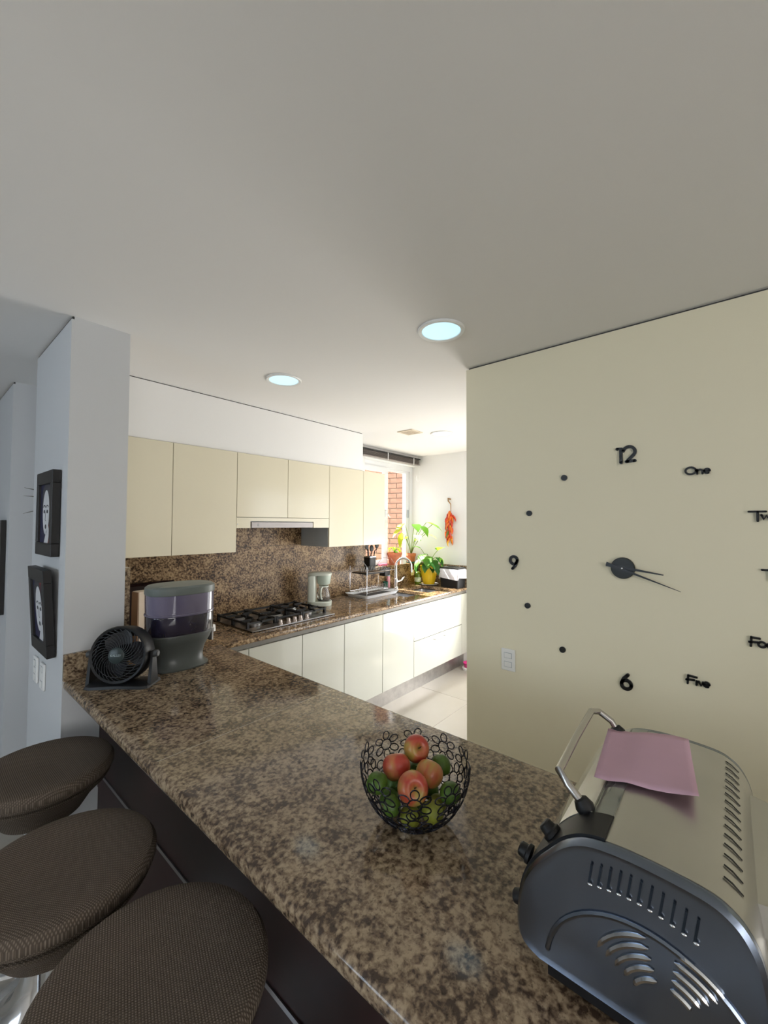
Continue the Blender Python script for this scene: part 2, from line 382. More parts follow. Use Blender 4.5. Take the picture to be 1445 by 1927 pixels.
for nm, (x0, x1, ya, yb), txt in (('sink_basin', S1, 'stainless steel sink basin nearest the dish rack'), ('sink_basin', S2, 'stainless steel sink basin nearest the yellow pot')):
    t = thing(nm, txt, 'sink', ((x0 + x1) / 2, (ya + yb) / 2, ZK - .2), 0, 'undermount sink basins')
    hx, hy = (x1 - x0) / 2 + .008, (yb - ya) / 2 + .008
    b = bm_new()
    def rr(hx, hy, r, z):
        out = []
        for sx, sy, a0 in ((1, 1, 0), (-1, 1, PI / 2), (-1, -1, PI), (1, -1, 1.5 * PI)):
            for q in range(5):
                a = a0 + q * PI / 8; out.append((sx * (hx - r) + r * math.cos(a), sy * (hy - r) + r * math.sin(a), z))
        return out
    loft(b, [rr(hx, hy, .04, .159), rr(hx - .01, hy - .01, .05, .02), rr(hx - .03, hy - .03, .05, .002)], False, True)
    obj('bowl', b, mat('sink_steel', (.55, .56, .58), .28, 1.0, var=.04), t, True)
    obj('drain', lathe(bm_new(), [(.038, .003), (.042, .005), (.030, .006), (.028, .004)], 20), M_chrome, t, True)

# backsplash slabs
bs = thing('backsplash', 'tall brown granite backsplash behind the hob', 'backsplash')
obj('slab', bx(XP1 + .022, 2.02, YW - .020, YW - .001, ZK + .0005, 1.428), M_gsplash, bs)
obj('slab', bx(2.022, 3.25, YW - .020, YW - .001, ZK + .0005, 1.428), M_gsplash, bs)
obj('slab', bx(1.40, 2.50, YW - .018, YW - .001, 1.430, 1.75), M_gsplash, bs)
ws = thing('window_upstand', 'granite upstand and sill under the kitchen window', 'upstand')
obj('slab', bx(3.2505, XF - .021, YW - .020, YW - .001, ZK + .0005, 1.119), M_gsplash, ws)
obj('slab', bx(XF - .020, XF - .001, 2.29, YW - .001, ZK + .0005, 1.14), M_granite, ws)
obj('window_sill', bx(3.2505, XF - .021, YW - .022, 3.118, 1.1195, 1.138, bev=.004), M_gsplash, ws)

# ------------------------------------------------------------------ base cabinets
GB = 'ivory base cabinets under the kitchen worktop'
def base_cab(x0, x1, label, drawers=False):
    t = thing('base_cabinet', label, 'cabinet', ((x0 + x1) / 2, YD, 0), 0, GB); h = (x1 - x0) / 2
    b = bm_new(); box(b, -h, -h + .016, .02, .55, .15, ZK - .042); box(b, h - .016, h, .02, .55, .15, ZK - .042); box(b, -h + .016, h - .016, .02, .55, .15, .166); box(b, -h + .016, h - .016, .534, .55, .166, ZK - .042)
    obj('carcass', b, M_lacq, t)
    if not drawers:
        obj('door', bx(-h + .0024, h - .0024, 0, .019, .149, .827, bev=.0012, seg=1), M_lacq, t)
    else:
        obj('drawer', bx(-h + .0024, h - .0024, 0, .019, .491, .827, bev=.0012, seg=1), M_lacq, t)
        dr = obj('drawer', bx(-h + .0024, h - .0024, 0, .019, .149, .485, bev=.0012, seg=1), M_lacq, t)
        b = bm_new(); a = -.115
        tube(b, [(a, 0, .442), (a, -.028, .442), (a + .20, -.028, .442), (a + .20, 0, .442)], .006, 8)
        obj('handle', b, M_chrome, dr, True)
    return t
base_cab(1.115, 1.437, 'narrow ivory base cabinet tucked in the corner beside the breakfast bar')
base_cab(1.437, 1.863, 'glossy ivory base cabinet under the left half of the hob')
base_cab(1.863, 2.278, 'glossy ivory base cabinet under the right half of the hob')
base_cab(2.278, 2.744, 'glossy ivory base cabinet below the coffee maker')
base_cab(2.744, 3.208, 'glossy ivory base cabinet below the dish rack')
base_cab(3.208, 4.127, 'wide ivory cabinet of two drawers with one chrome handle under the sinks', True)
base_cab(4.127, XF - .001, 'slim ivory filler cabinet in the far corner by the bin')
struct('trim_5', bx(1.115, XF, YD + .012, YD + .0185, .830, .868), mat('grip_rail', (.20, .185, .16), .5, .0, var=.05))
struct('baseboard_kitchen', bx(1.10, XF - .001, 2.378, 2.40, .0, .147), M_alu)

# ------------------------------------------------------------------ wall cabinets and hood
GU = 'ivory wall cabinets above the backsplash'
def wall_cab(x0, x1, z0, label, doors=1):
    t = thing('wall_cabinet', label, 'cabinet', ((x0 + x1) / 2, YS, 0), 0, GU); h = (x1 - x0) / 2; zt = 2.121
    obj('carcass', bx(-h, h, .0195, YW - .021 - YS, z0, zt), M_carc, t)
    n = doors
    for k in range(n):
        a = -h + 2 * h * k / n; c = -h + 2 * h * (k + 1) / n
        obj('door', bx(a + .0018, c - .0018, 0, .019, z0, zt, bev=.001, seg=1), M_lacqu, t)
    return t
wall_cab(XP1 + .003, 1.079, 1.420, 'ivory wall cabinet door next to the grey pillar')
wall_cab(1.079, 1.512, 1.420, 'ivory wall cabinet left of the cooker hood')
hd = wall_cab(1.512, 2.377, 1.666, 'short pair of ivory cabinet doors above the cooker hood', 2)
wall_cab(2.377, 2.805, 1.420, 'ivory wall cabinet right of the cooker hood')
wall_cab(2.805, 3.119, 1.420, 'ivory wall cabinet standing before the window edge')
hood = thing('cooker_hood', 'slim cooker hood with steel pull-out front set in an ivory valance', 'hood', (1.9445, YS, 1.587))
b = bm_new(); box(b, -.431, -.322, .002, .018, 0, .076); box(b, .262, .431, .002, .018, 0, .076); box(b, -.322, .262, .002, .018, .050, .076)
obj('valance', b, M_lacqu, hood)
obj('pull_out_front', bx(-.316, .250, -.004, .020, .002, .044, bev=.002), mat('hood_steel', (.42, .39, .38), .5, .3, var=.03), hood)
obj('button', lathe(bm_new(), [(.006, 0), (.006, .003)], 12), M_carc, hood, loc=(-.262, -.0045, .022), rot=(PI / 2, 0, 0))
obj('hood_body', bx(-.40, .40, .021, .30, .006, .076), M_carc, hood)
obj('side_screw', lathe(bm_new(), [(.005, 0), (.005, .002)], 10), M_chrome, hood, loc=(-.424, .0015, .028), rot=(PI / 2, 0, 0))

# ------------------------------------------------------------------ hob
hob = thing('gas_hob', 'five-burner stainless gas hob with black cast iron grates', 'hob', (1.868, 2.66, ZK + .0005))
obj('hob_plate', bx(-.368, .368, -.263, .263, 0, .009, bev=.003), mat('hob_steel_reflections', (.16, .155, .15), .22, 1.0, var=.08, vscale=12), hob)  # dark reflections on the steel are put into the plate colour
obj('control_strip', bx(-.366, .366, -.262, -.172, .0092, .0105), mat('hob_steel', (.60, .57, .55), .28, 1.0, var=.04), hob)
obj('hob_logo', lathe(bm_new(), [(.012, .0106), (.012, .0110)], 20), M_carc, hood if False else hob, loc=(-.285, -.205, 0))
def burner(x, y, r):
    q = obj('burner', lathe(bm_new(), [(r, .009), (r, .016), (r * .85, .020), (r * .85, .026), (r * .2, .028)], 28), mat('burner_ring', (.50, .49, .48), .35, 1.0, var=.1), hob, True, loc=(x, y, 0))
    obj('burner_cap', lathe(bm_new(), [(r * .78, .026), (r * .80, .031), (r * .6, .034), (r * .1, .0345)], 28), M_iron, q, True)
for x, y, r in ((0, .03, .068), (-.235, .125, .042), (-.235, -.085, .050), (.235, .125, .042), (.235, -.085, .036)): burner(x, y, r)
for gx in (-.235, 0, .235):
    b = bm_new(); w = .108; z = .046; t = .005
    y0, y1 = (-.165, .225)
    for a, c in (((-w, y0), (w, y0)), ((-w, y1), (w, y1)), ((-w, y0), (-w, y1)), ((w, y0), (w, y1))):
        box(b, gx + min(a[0], c[0]) - t, gx + max(a[0], c[0]) + t, min(a[1], c[1]) - t, max(a[1], c[1]) + t, z - .012, z)
    for yy in ((.03,) if gx == 0 else (.125, -.085)):
        box(b, gx - w, gx - .03, yy - t, yy + t, z - .010, z + .005); box(b, gx + .03, gx + w, yy - t, yy + t, z - .010, z + .005)
        box(b, gx - t, gx + t, yy + .03, yy + .095, z - .010, z + .005); box(b, gx - t, gx + t, yy - .095, yy - .03, z - .010, z + .005)
    for sx in (-1, 1):
        for yy in (y0, y1, .02): box(b, gx + sx * w - .008, gx + sx * w + .008, yy - .010, yy + .010, .009, z + .006)
    obj('grate', b, M_iron, hob)
for x in (-.116, -.047, .009, .061, .120):
    obj('knob', lathe(bm_new(), [(.020, 0), (.020, .006), (.016, .008), (.015, .026), (.012, .029)], 20), mat('knob_steel', (.45, .40, .37), .3, 1.0, var=.05), hob, True, loc=(x, -.215, .0105))

# ------------------------------------------------------------------ ceiling fittings
M_lamp = mat('lamp_diffuser', (.35, .42, .45), .4, emit=(.40, .68, .80), estr=.80, var=.01)
M_lamp2 = mat('lamp_diffuser_bright', (.9, .9, .95), .4, emit=(.95, .97, 1.0), estr=3.0, var=.01)
for x, y, txt, mm in ((1.519, .959, 'round recessed ceiling light nearest the clock wall', M_lamp), (1.449, 2.013, 'round recessed ceiling light above the hob end of the bar', M_lamp),
                      (3.266, 2.056, 'round white ceiling light next to the square vent', M_lamp2)):
    t = thing('ceiling_light', txt, 'light', (x, y, C), 0, 'recessed ceiling lights')
    obj('trim_ring', lathe(bm_new(), [(.104, -.0005), (.104, -.006), (.100, -.010), (.086, -.008), (.084, -.0005)], 48, cap0=False, cap1=False), M_pvc, t, True)
    obj('diffuser', lathe(bm_new(), [(.0835, -.002), (.0835, -.0055), (.04, -.0058)], 48), mm, t)
vt = thing('ceiling_vent', 'small square slatted vent in the kitchen ceiling', 'vent', (3.035, 2.255, C))
b = bm_new(); h = .085
for a in ((-h, h, -h, -h + .02), (-h, h, h - .02, h), (-h, -h + .02, -h + .02, h - .02), (h - .02, h, -h + .02, h - .02)): box(b, *a, -.008, -.0005)
obj('frame', b, mat('vent_plastic', (.72, .64, .50), .5, var=.05), vt)
for k in range(5): obj('slat', bx(-.063, .063, -.054 + k * .024, -.042 + k * .024, -.007, -.002), mat('vent_slat', (.62, .52, .40), .5, var=.05), vt)
obj('back_plate', bx(-.064, .064, -.064, .064, -.0015, -.0005), M_gap, vt)

# ------------------------------------------------------------------ wall clock of separate figures
ck = thing('wall_clock_set', 'large black stick-on wall clock with numerals, dots and number words', 'clock', (XC, .348, 1.438), -PI / 2)
# local frame: +x runs to the viewer's right (-y in the room), +z up, -y towards the viewer
M_ck = mat('clock_black', (.008, .008, .009), .35, var=.1)
def ribbon(bm, pts, w, y0=-.010, y1=-.0008):
    pts = [Vector((p[0], 0, p[1])) for p in pts]; k = len(pts); Lf = []; Rt = []
    for i, p in enumerate(pts):
        a = pts[max(i - 1, 0)]; c = pts[min(i + 1, k - 1)]; t = (c - a).normalized(); n = Vector((-t.z, 0, t.x)) * w / 2
        Lf.append(p + n); Rt.append(p - n)
    def cap(c, t):
        out = []; a0 = math.atan2(t.z, t.x)
        for q in range(1, 6): out.append(c + Vector((math.cos(a0 + PI / 2 - q * PI / 6), 0, math.sin(a0 + PI / 2 - q * PI / 6))) * w / 2)
        return out
    for i in range(k - 1):
        q = [Lf[i], Lf[i + 1], Rt[i + 1], Rt[i]]
        loft(bm, [[(v.x, y0, v.z) for v in q], [(v.x, y1, v.z) for v in q]])
    for i in (0, k - 1):
        ring = [pts[i] + Vector((math.cos(a * PI / 5), 0, math.sin(a * PI / 5))) * w / 2 for a in range(10)]
        loft(bm, [[(v.x, y0, v.z) for v in ring], [(v.x, y1, v.z) for v in ring]])
    return bm
def ell(cx, cz, rx, rz, a0=0, a1=360, n=18): return [(cx + rx * math.cos(math.radians(a0 + (a1 - a0) * i / n)), cz + rz * math.sin(math.radians(a0 + (a1 - a0) * i / n))) for i in range(n + 1)]
def figure(name, strokes, w, cx, cz, s=1.0):
    b = bm_new()
    for st in strokes: ribbon(b, [(cx + s * x, cz + s * z) for x, z in st], w)
    return obj(name, b, M_ck, ck)
Y = lambda y: .348 - y
figure('numeral_twelve', [[(-.030, .026), (-.016, .029), (-.016, -.034)], ell(.014, .010, .022, .022, 165, -35, 14) + [(.010, -.026), (.008, -.031)], [(.004, -.031), (.035, -.029)]], .0125, Y(.334), 1.921 - 1.438)
figure('numeral_six', [ell(0, -.011, .018, .018), [(-.017, -.005), (-.010, .012), (.006, .030)]], .013, Y(.341), .961 - 1.438)
figure('numeral_nine', [ell(0, .012, .018, .019), [(.017, .008), (.010, -.012), (-.006, -.030)]], .013, Y(.827), 1.430 - 1.438)
for y, z in ((.748, 1.676), (.583, 1.839), (.759, 1.225), (.597, 1.044)):
    obj('hour_dot', lathe(bm_new(), [(.0135, .0008), (.0135, .009)], 24), M_ck, ck, loc=(Y(y), 0, z - 1.438), rot=(PI / 2, 0, 0))
O_ = lambda x, r=.008, h=.008, z=-.006: ell(x, z, r, h, 0, 360, 14)
e_ = lambda x, r=.0075, z=-.006: [(x - r, z), (x + r, z)] + ell(x, z, r, r, 0, 300, 12)
figure('word_one', [ell(-.022, .0, .0165, .0135), [(-.002, .003), (-.002, -.013)], ell(.006, -.005, .008, .008, 180, 0, 8) + [(.014, -.013)], e_(.028, .0085, -.004)], .0070, Y(.09), 1.833 - 1.438)
figure('word_two', [[(-.040, .016), (.006, .016)], [(-.016, .016), (-.016, -.018)], [(-.006, .004), (.000, -.012), (.007, .002), (.014, -.012), (.020, .004)], O_(.034, .012, .010, -.004)], .0070, Y(-.094), 1.655 - 1.438)
figure('word_three', [[(-.044, .008), (.000, .008)], [(-.022, .008), (-.022, -.028)], [(.006, .008), (.006, -.026)], ell(.013, -.018, .007, .007, 180, 0, 8) + [(.020, -.026)], [(.030, -.026), (.030, -.010), (.038, -.008)], e_(.050, .008, -.018), e_(.070, .008, -.018)], .0070, Y(-.130), 1.455 - 1.438)
figure('word_four', [[(-.036, .015), (-.014, .014)], [(-.036, .016), (-.038, -.016)], [(-.042, -.002), (-.018, .000)], O_(-.008, .010, .009, -.006), ell(.014, -.004, .008, .010, 170, 370, 10), [(.022, .004), (.022, -.014)], [(.032, -.014), (.032, .002), (.040, .004)]], .0070, Y(-.090), 1.204 - 1.438)
figure('word_five', [[(-.030, .016), (-.004, .014)], [(-.030, .017), (-.032, -.014)], [(-.036, .000), (-.012, .002)], [(-.004, .000), (-.005, -.014)], [(.002, .000), (.009, -.014), (.015, .000)], e_(.026, .0085, -.006)], .0070, Y(.101), 1.023 - 1.438)
obj('clock_disc', lathe(bm_new(), [(.043, .0008), (.045, .003), (.045, .014), (.042, .017), (.005, .0175)], 40), mat('clock_disc_grey', (.020, .024, .024), .45, var=.1), ck, True, rot=(PI / 2, 0, 0))
def hand(name, tip, tail, w0, w1, y):
    tx, tz = tip; lx, lz = tail; d_ = Vector((tx - lx, tz - lz)).normalized(); n = Vector((-d_.y, d_.x)); b = bm_new()
    q = [(lx + n.x * w0, lz + n.y * w0), (tx + n.x * w1, tz + n.y * w1), (tx - n.x * w1, tz - n.y * w1), (lx - n.x * w0, lz - n.y * w0)]
    prism(b, q, 'y', y - .0015, y); return obj(name, b, M_ck, ck)
hand('hour_hand', (Y(.204), 1.421 - 1.438), (Y(.410), 1.450 - 1.438), .0075, .0022, -.020)
hand('minute_hand', (Y(.148), 1.361 - 1.438), (Y(.408), 1.456 - 1.438), .0065, .0008, -.024)
obj('hand_pin', lathe(bm_new(), [(.004, .018), (.004, .028), (.001, .029)], 12), M_chrome, ck, rot=(PI / 2, 0, 0))

def switch_plate(label, loc, rotz, w, h, keys, cat='switch', name='light_switch'):
    t = thing(name, label, cat, loc, rotz)   # local -y towards the viewer
    obj('plate', bx(-w / 2, w / 2, -.010, -.0005, -h / 2, h / 2, bev=.004), M_pvc, t)
    for x0, x1, z0, z1 in keys:
        obj('rocker_gap', bx(x0 - .002, x1 + .002, -.0106, -.0101, z0 - .002, z1 + .002), M_carc, t)
        obj('rocker', bx(x0, x1, -.0135, -.0101, z0, z1, bev=.0015), M_pvc, t)
    return t
switch_plate('white double light switch on the cream clock wall', (XC, .858, .942), -PI / 2, .072, .108, ((-.018, .018, .010, .034), (-.018, .018, -.034, -.010)))
switch_plate('white light switch plate under the framed portraits, farther from the bar', (XP0, 2.525, .925), -PI / 2, .075, .118, ((-.016, .016, .020, .045), (-.016, .016, -.012, .012), (-.016, .016, -.045, -.020)))
so = switch_plate('white outlet plate under the framed portraits, nearer to the bar', (XP0, 2.385, .925), -PI / 2, .075, .118, ((-.016, .016, .020, .045), (-.016, .016, -.045, -.020)), 'outlet', 'wall_outlet')

# ------------------------------------------------------------------ framed portraits on the pillar
M_frame = mat('black_frame', (.008, .007, .007), .45, var=.15)
M_navy = mat('navy_print', (.012, .012, .05), .6, var=.1); M_face = mat('pale_print', (.62, .62, .64), .6, var=.05)
M_hair = mat('charcoal_print', (.05, .05, .06), .6, var=.2); M_red = mat('red_print', (.30, .03, .03), .6, var=.1)
def portrait(label, y, z, tilt, tilt2, flip):
    t = thing('framed_portrait', label, 'picture', (XP0 - .001, y, z), -PI / 2, 'framed portraits on the pillar')
    t.rotation_euler = (tilt2, tilt, -PI / 2)
    hw, hh, f, ft = .150, .184, .040, .055; b = bm_new()
    for a in ((-hw, hw, hh - ft, hh), (-hw, hw, -hh, -hh + ft), (-hw, -hw + f, -hh + ft, hh - ft), (hw - f, hw, -hh + ft, hh - ft)): box(b, a[0], a[1], -.032, -.002, a[2], a[3], bev=.0015, seg=1)
    obj('frame', b, M_frame, t)
    iw, i = hw - f, hh - ft
    p = obj('print', bx(-iw, iw, -.022, -.004, -i, i), M_navy, t)
    def flat(name, pts, m, y=-.0225, rr=None):
        b = bm_new(); prism(b, pts, 'y', y - .0006, y); return obj(name, b, m, p)
    s = -1 if flip else 1
    cl = lambda pts: [(max(-iw, min(iw, x)), max(-i, min(i, z_))) for x, z_ in pts]
    flat('printed_hair', cl(ell(.012 * s, .060, .088, .075, 0, 360, 28)[:-1]), M_hair)
    flat('printed_blouse', cl([(.02, -.134), (.134, -.134), (.134, -.05), (.07, -.03)] if s > 0 else [(.02, .134), (.12, .134), (.12, .05), (.05, .03)]), M_red)
    flat('printed_face', cl(ell(.005 * s, .005, .060, .098, 0, 360, 28)[:-1]), M_face, -.0232)
    flat('printed_hand', cl([(-.02, -.134), (.05, -.134), (.075, -.08), (.055, -.055), (.02, -.075)]), M_face, -.0232)
    for sx in (-1, 1):
        b = bm_new(); ribbon(b, ell(.005 + sx * .028, .022, .020, .014, 25, 155, 8), .005, -.0246, -.0240); obj('printed_brow', b, M_hair, p)
        flat('printed_eye', ell(.005 + sx * .028, .008, .014, .008, 0, 360, 14)[:-1], M_hair, -.0240)
    flat('printed_mouth', ell(.008, -.058, .014, .010, 0, 360, 14)[:-1], M_hair, -.0240)
    b = bm_new(); ribbon(b, [(.005, .005), (-.004, -.028), (.008, -.032)], .003, -.0246, -.0240); obj('printed_nose', b, M_hair, p)
    return t
portrait('upper black-framed portrait of a pale face on the pillar', 2.305, 1.661, 0, 0, False)
portrait('lower black-framed portrait hanging askew above the switch plates', 2.312, 1.240, .0, .06, True).location.x = XP0 - .013
hp = thing('hall_picture', 'dark framed picture on the hall wall at the far left edge', 'picture', (.417, 3.62, 1.345), -PI / 2)
b = bm_new()
for a in ((-.22, .22, .25, .29), (-.22, .22, -.29, -.25), (-.22, -.18, -.25, .25), (.18, .22, -.25, .25)): box(b, a[0], a[1], -.025, -.001, a[2], a[3])
obj('frame', b, M_frame, hp); obj('print', bx(-.18, .18, -.010, -.002, -.25, .25), M_navy, hp)

# ------------------------------------------------------------------ plants: leaf maker
def leaf_bm(L_, W_, fold=.25, droop=.3, n=6):
    b = bm_new(); rows = []
    for i in range(n + 1):
        t = i / n; w = W_ * (math.sin(PI * min(1, t * 1.02) ** .75)) * .5 if 0 < i < n else .0004
        x = L_ * t; z = -droop * L_ * t * t
        rows.append([b.verts.new((x, -w, z + fold * w)), b.verts.new((x, 0, z)), b.verts.new((x, w, z + fold * w))])
    for i in range(n):
        for j in range(2): b.faces.new((rows[i][j], rows[i][j + 1], rows[i + 1][j + 1], rows[i + 1][j]))
    return b
def leaf_mat(name, c):
    m = mat(name, c, .35, var=.18, vscale=25); I = m.node_tree.nodes['Principled BSDF'].inputs
    I['Subsurface Weight'].default_value = 0.0; I['Transmission Weight'].default_value = 0.0
    nt = m.node_tree; tr = nt.nodes.new('ShaderNodeBsdfTranslucent'); tr.inputs[0].default_value = (min(1, c[0] * 2.2), min(1, c[1] * 1.8), c[2] * .6, 1)
    mx = nt.nodes.new('ShaderNodeMixShader'); mx.inputs[0].default_value = .45
    nt.links.new(nt.nodes['Principled BSDF'].outputs[0], mx.inputs[1]); nt.links.new(tr.outputs[0], mx.inputs[2]); nt.links.new(mx.outputs[0], nt.nodes['Material Output'].inputs[0])
    return m
M_leaf = leaf_mat('leaf_green', (.12, .30, .05)); M_leaf2 = leaf_mat('leaf_lime', (.38, .46, .04)); M_leaf3 = leaf_mat('leaf_dark', (.03, .13, .025)); M_stem = leaf_mat('stem_green', (.16, .24, .07))
def leafed(root, base, items, mats, r=.003, big=1.3):
    """items: (tip x,y,z local, length, width, azimuth, pitch, material index)"""
    for (x, y, z, L_, W_, az, pt, k) in items:
        b = bm_new(); p0 = Vector(base); p1 = Vector((x, y, z)); mid = (p0 + p1) / 2 + Vector((0, 0, .03 + .1 * (p1 - p0).length * .5)); mid.x = p0.x + (p1.x - p0.x) * .35; mid.y = p0.y + (p1.y - p0.y) * .35
        pts = [p0 * (1 - t) ** 2 + mid * 2 * t * (1 - t) + p1 * t * t for t in [q / 7 for q in range(8)]]
        tube(b, pts, r, 6); st = obj('stem', b, M_stem, root, True)
        o = obj('leaf', leaf_bm(L_ * big, W_ * big), mats[k], root, True); o.location = p1; o.rotation_euler = (0, pt, az)

# big clay pot on the sill
M_clay = mat('terracotta', (.52, .17, .08), .75, var=.25, vscale=20)
M_soil = mat('soil', (.03, .02, .015), .95, var=.3, vscale=60)
def pot(root, r0, r1, h, m, rim=.010, soil=True):
    obj('pot', lathe(bm_new(), [(r0, 0), (r0 + (r1 - r0) * .78, h * .78), (r1 + rim * .4, h * .79), (r1 + rim * .5, h), (r1 - .008, h), (r1 - .012, h * .86)], 32, cap1=False), m, root, True)
    if soil: obj('soil', lathe(bm_new(), [(r1 - .011, h * .85), (.01, h * .88)], 24), M_soil, root)
p1 = thing('potted_plant', 'wide streaked clay pot with a low straggly plant on the window sill', 'plant', (3.800, 3.052, 1.1385))
pot(p1, .060, .088, .145, M_clay)
it = []
for k in range(12):
    a = random.uniform(0, 2 * PI); rr_ = random.uniform(.02, .09)
    if math.sin(a) * rr_ > .05: a = -a
    it.append((rr_ * math.cos(a), rr_ * math.sin(a) * .7, .16 + random.uniform(0, .05), .06, .032, a, random.uniform(-.3, .7), k % 2))
leafed(p1, (0, 0, .12), it, [M_leaf2, M_leaf], .002)
p2 = thing('potted_plant', 'tall broad-leaved plant in a small terracotta pot on the sill corner', 'plant', (4.135, 3.055, 1.1385))
obj('saucer', lathe(bm_new(), [(.05, 0), (.066, .014), (.062, .014), (.05, .004)], 28), mat('teal_plastic', (.02, .20, .24), .4, var=.05), p2, True)
q = obj('pot', lathe(bm_new(), [(.045, .005), (.058, .085), (.064, .086), (.064, .115), (.056, .115), (.053, .10)], 30, cap1=False), M_clay, p2, True)
obj('soil', lathe(bm_new(), [(.054, .10), (.01, .103)], 20), M_soil, q)
P2 = lambda px, pz, y: (px - 4.135, y - 3.055, pz - 1.1385)
it = [(*P2(3.85, 1.63, 2.94), .15, .075, PI * .95, .45, 1), (*P2(3.78, 1.56, 2.93), .14, .06, PI, .25, 1), (*P2(3.83, 1.52, 2.96), .15, .055, PI * 1.1, .9, 1),
      (*P2(4.00, 1.62, 2.90), .13, .09, PI * 1.3, .3, 0), (*P2(4.06, 1.60, 2.86), .13, .11, PI * 1.5, .6, 0), (*P2(4.10, 1.64, 2.80), .13, .07, -.7, .15, 0), (*P2(4.12, 1.62, 2.72), .11, .07, -.9, .4, 0),
      (*P2(4.02, 1.49, 2.88), .12, .08, PI * 1.25, .2, 2), (*P2(4.08, 1.50, 2.80), .12, .07, -.6, .1, 2), (*P2(4.05, 1.42, 2.93), .09, .06, PI * 1.4, -.3, 0), (*P2(3.93, 1.47, 2.95), .08, .04, PI, .3, 1)]
leafed(p2, (0, 0, .10), it, [M_leaf, M_leaf2, leaf_mat('leaf_pale', (.50, .58, .40))], .0035)
p3 = thing('potted_plant', 'glossy leafy plant in a bright yellow pot by the sink', 'plant', (4.09, 2.755, ZK + .0005))
obj('saucer', lathe(bm_new(), [(.090, 0), (.118, .012), (.116, .016), (.085, .007)], 32), mat('grey_saucer', (.40, .38, .36), .5, var=.05), p3, True)
yp = obj('pot', lathe(bm_new(), [(.064, .008), (.072, .03), (.090, .11), (.100, .20), (.103, .226), (.097, .226), (.092, .20)], 36, cap1=False), mat('yellow_glaze', (.80, .52, .02), .25, var=.05), p3, True)
obj('soil', lathe(bm_new(), [(.094, .20), (.01, .205)], 24), M_soil, yp)
it = [(-.04, -.02, .34, .13, .10, 3.6, .5, 0), (-.06, .06, .30, .12, .09, 2.7, .6, 0), (-.02, .10, .42, .10, .05, 1.9, -.5, 0), (-.01, -.13, .41, .10, .10, 4.4, -.6, 0), (.0, -.10, .33, .12, .07, 4.6, .5, 2),
      (-.05, -.14, .26, .11, .07, 4.0, .8, 2), (-.09, -.03, .27, .10, .07, 3.3, .9, 2), (.02, -.14, .33, .10, .05, 4.6, 1.0, 0), (.03, .04, .36, .11, .08, 2.2, .3, 2), (-.08, .08, .25, .10, .07, 2.6, .9, 2), (-.04, -.08, .30, .12, .09, 3.9, .4, 2), (-.06, .02, .36, .11, .09, 3.1, .5, 0), (-.03, -.05, .27, .10, .08, 4.2, .9, 2), (-.07, -.05, .31, .10, .08, 3.6, .7, 0)]
leafed(p3, (0, 0, .20), it, [M_leaf, M_leaf2, M_leaf3], .0035)
ap = thing('air_plant', 'wispy dried plant poking out beside the upper portrait', 'plant', (.600, 3.04, 1.76))
for k, (dy, dz, L_) in enumerate(((-.16, .055, .17), (-.10, .01, .10), (-.09, -.09, .10))):
    obj('leaf', tube(bm_new(), [(-.001, 0, 0), (-.09, dy * .4, dz * .7), (-.165, dy * .3, dz)], [.006, .004, .0006], 6), mat('dry_leaf', (.10, .10, .06), .7, var=.2), ap)

# ------------------------------------------------------------------ things on the sill and round the sinks
tub = thing('detergent_tub', 'white and blue tub between the clay pots on the sill', 'tub', (3.955, 3.04, 1.1385))
obj('tub_body', lathe(bm_new(), [(.036, 0), (.040, .05), (.040, .06)], 24), M_pvc, tub, True)
obj('lid', lathe(bm_new(), [(.043, .0605), (.043, .075), (.03, .078)], 24), mat('sky_blue_plastic', (.15, .45, .65), .4, var=.05), tub, True)
tag(obj('sponge', bx(3.535, 3.64, 3.025, 3.085, 1.1385, 1.163, bev=.006), mat('pink_sponge', (.60, .10, .18), .9, var=.15, vscale=80)), 'pink sponge lying on the white edge of the sill', 'sponge')
fa = thing('kitchen_faucet', 'chrome gooseneck faucet behind the sinks', 'faucet', (3.625, 2.885, ZK + .0005))
obj('base', lathe(bm_new(), [(.028, 0), (.028, .006), (.022, .012), (.022, .10), (.015, .106)], 24), M_chrome, fa, True)
dx, dy = .55, -.835; pts = [(0, 0, .09), (0, 0, .25)]
for q in range(13):
    a = PI - q * PI / 12 * 1.03; r = .085; pts.append((dx * (r + r * math.cos(a)), dy * (r + r * math.cos(a)), .25 + r * math.sin(a)))
pts.append((dx * .174, dy * .174, .18))
obj('spout', tube(bm_new(), pts, .0125, 12), M_chrome, fa, True)
obj('lever', tube(bm_new(), [(.018, -.012, .07), (.05, -.04, .082), (.075, -.062, .125)], [.014, .010, .006], 10), M_chrome, fa, True)
so = thing('soap_bottle', 'green glass soap bottle with black pump beside the yellow pot', 'bottle', (4.02, 2.865, ZK + .0005))
obj('bottle_body', lathe(bm_new(), [(.038, 0), (.041, .01), (.041, .11), (.034, .135), (.015, .15), (.014, .162)], 28), mat('green_glass', (.16, .24, .02), .08, trans=.35, var=.1), so, True)
obj('label_print', lathe(bm_new(), [(.0416, .035), (.0416, .085)], 28, cap0=False, cap1=False), mat('soap_label', (.55, .60, .40), .5, var=.4, vscale=60), so, True)
obj('pump', tube(bm_new(), [(0, 0, .160), (0, 0, .19), (0, 0, .205), (-.03, -.02, .207)], [.013, .013, .006, .005], 10), M_blackp, so, True)
sc_ = switch_plate('small white outlet in the granite upstand behind the soap bottle', (4.10, YW - .0205, 1.02), 0, .06, .07, ((-.012, .012, -.012, .012),), 'outlet', 'wall_outlet')
bi = thing('counter_bin', 'small black bin with white liner bag in the counter corner', 'bin', (4.12, 2.445, ZK + .0005))
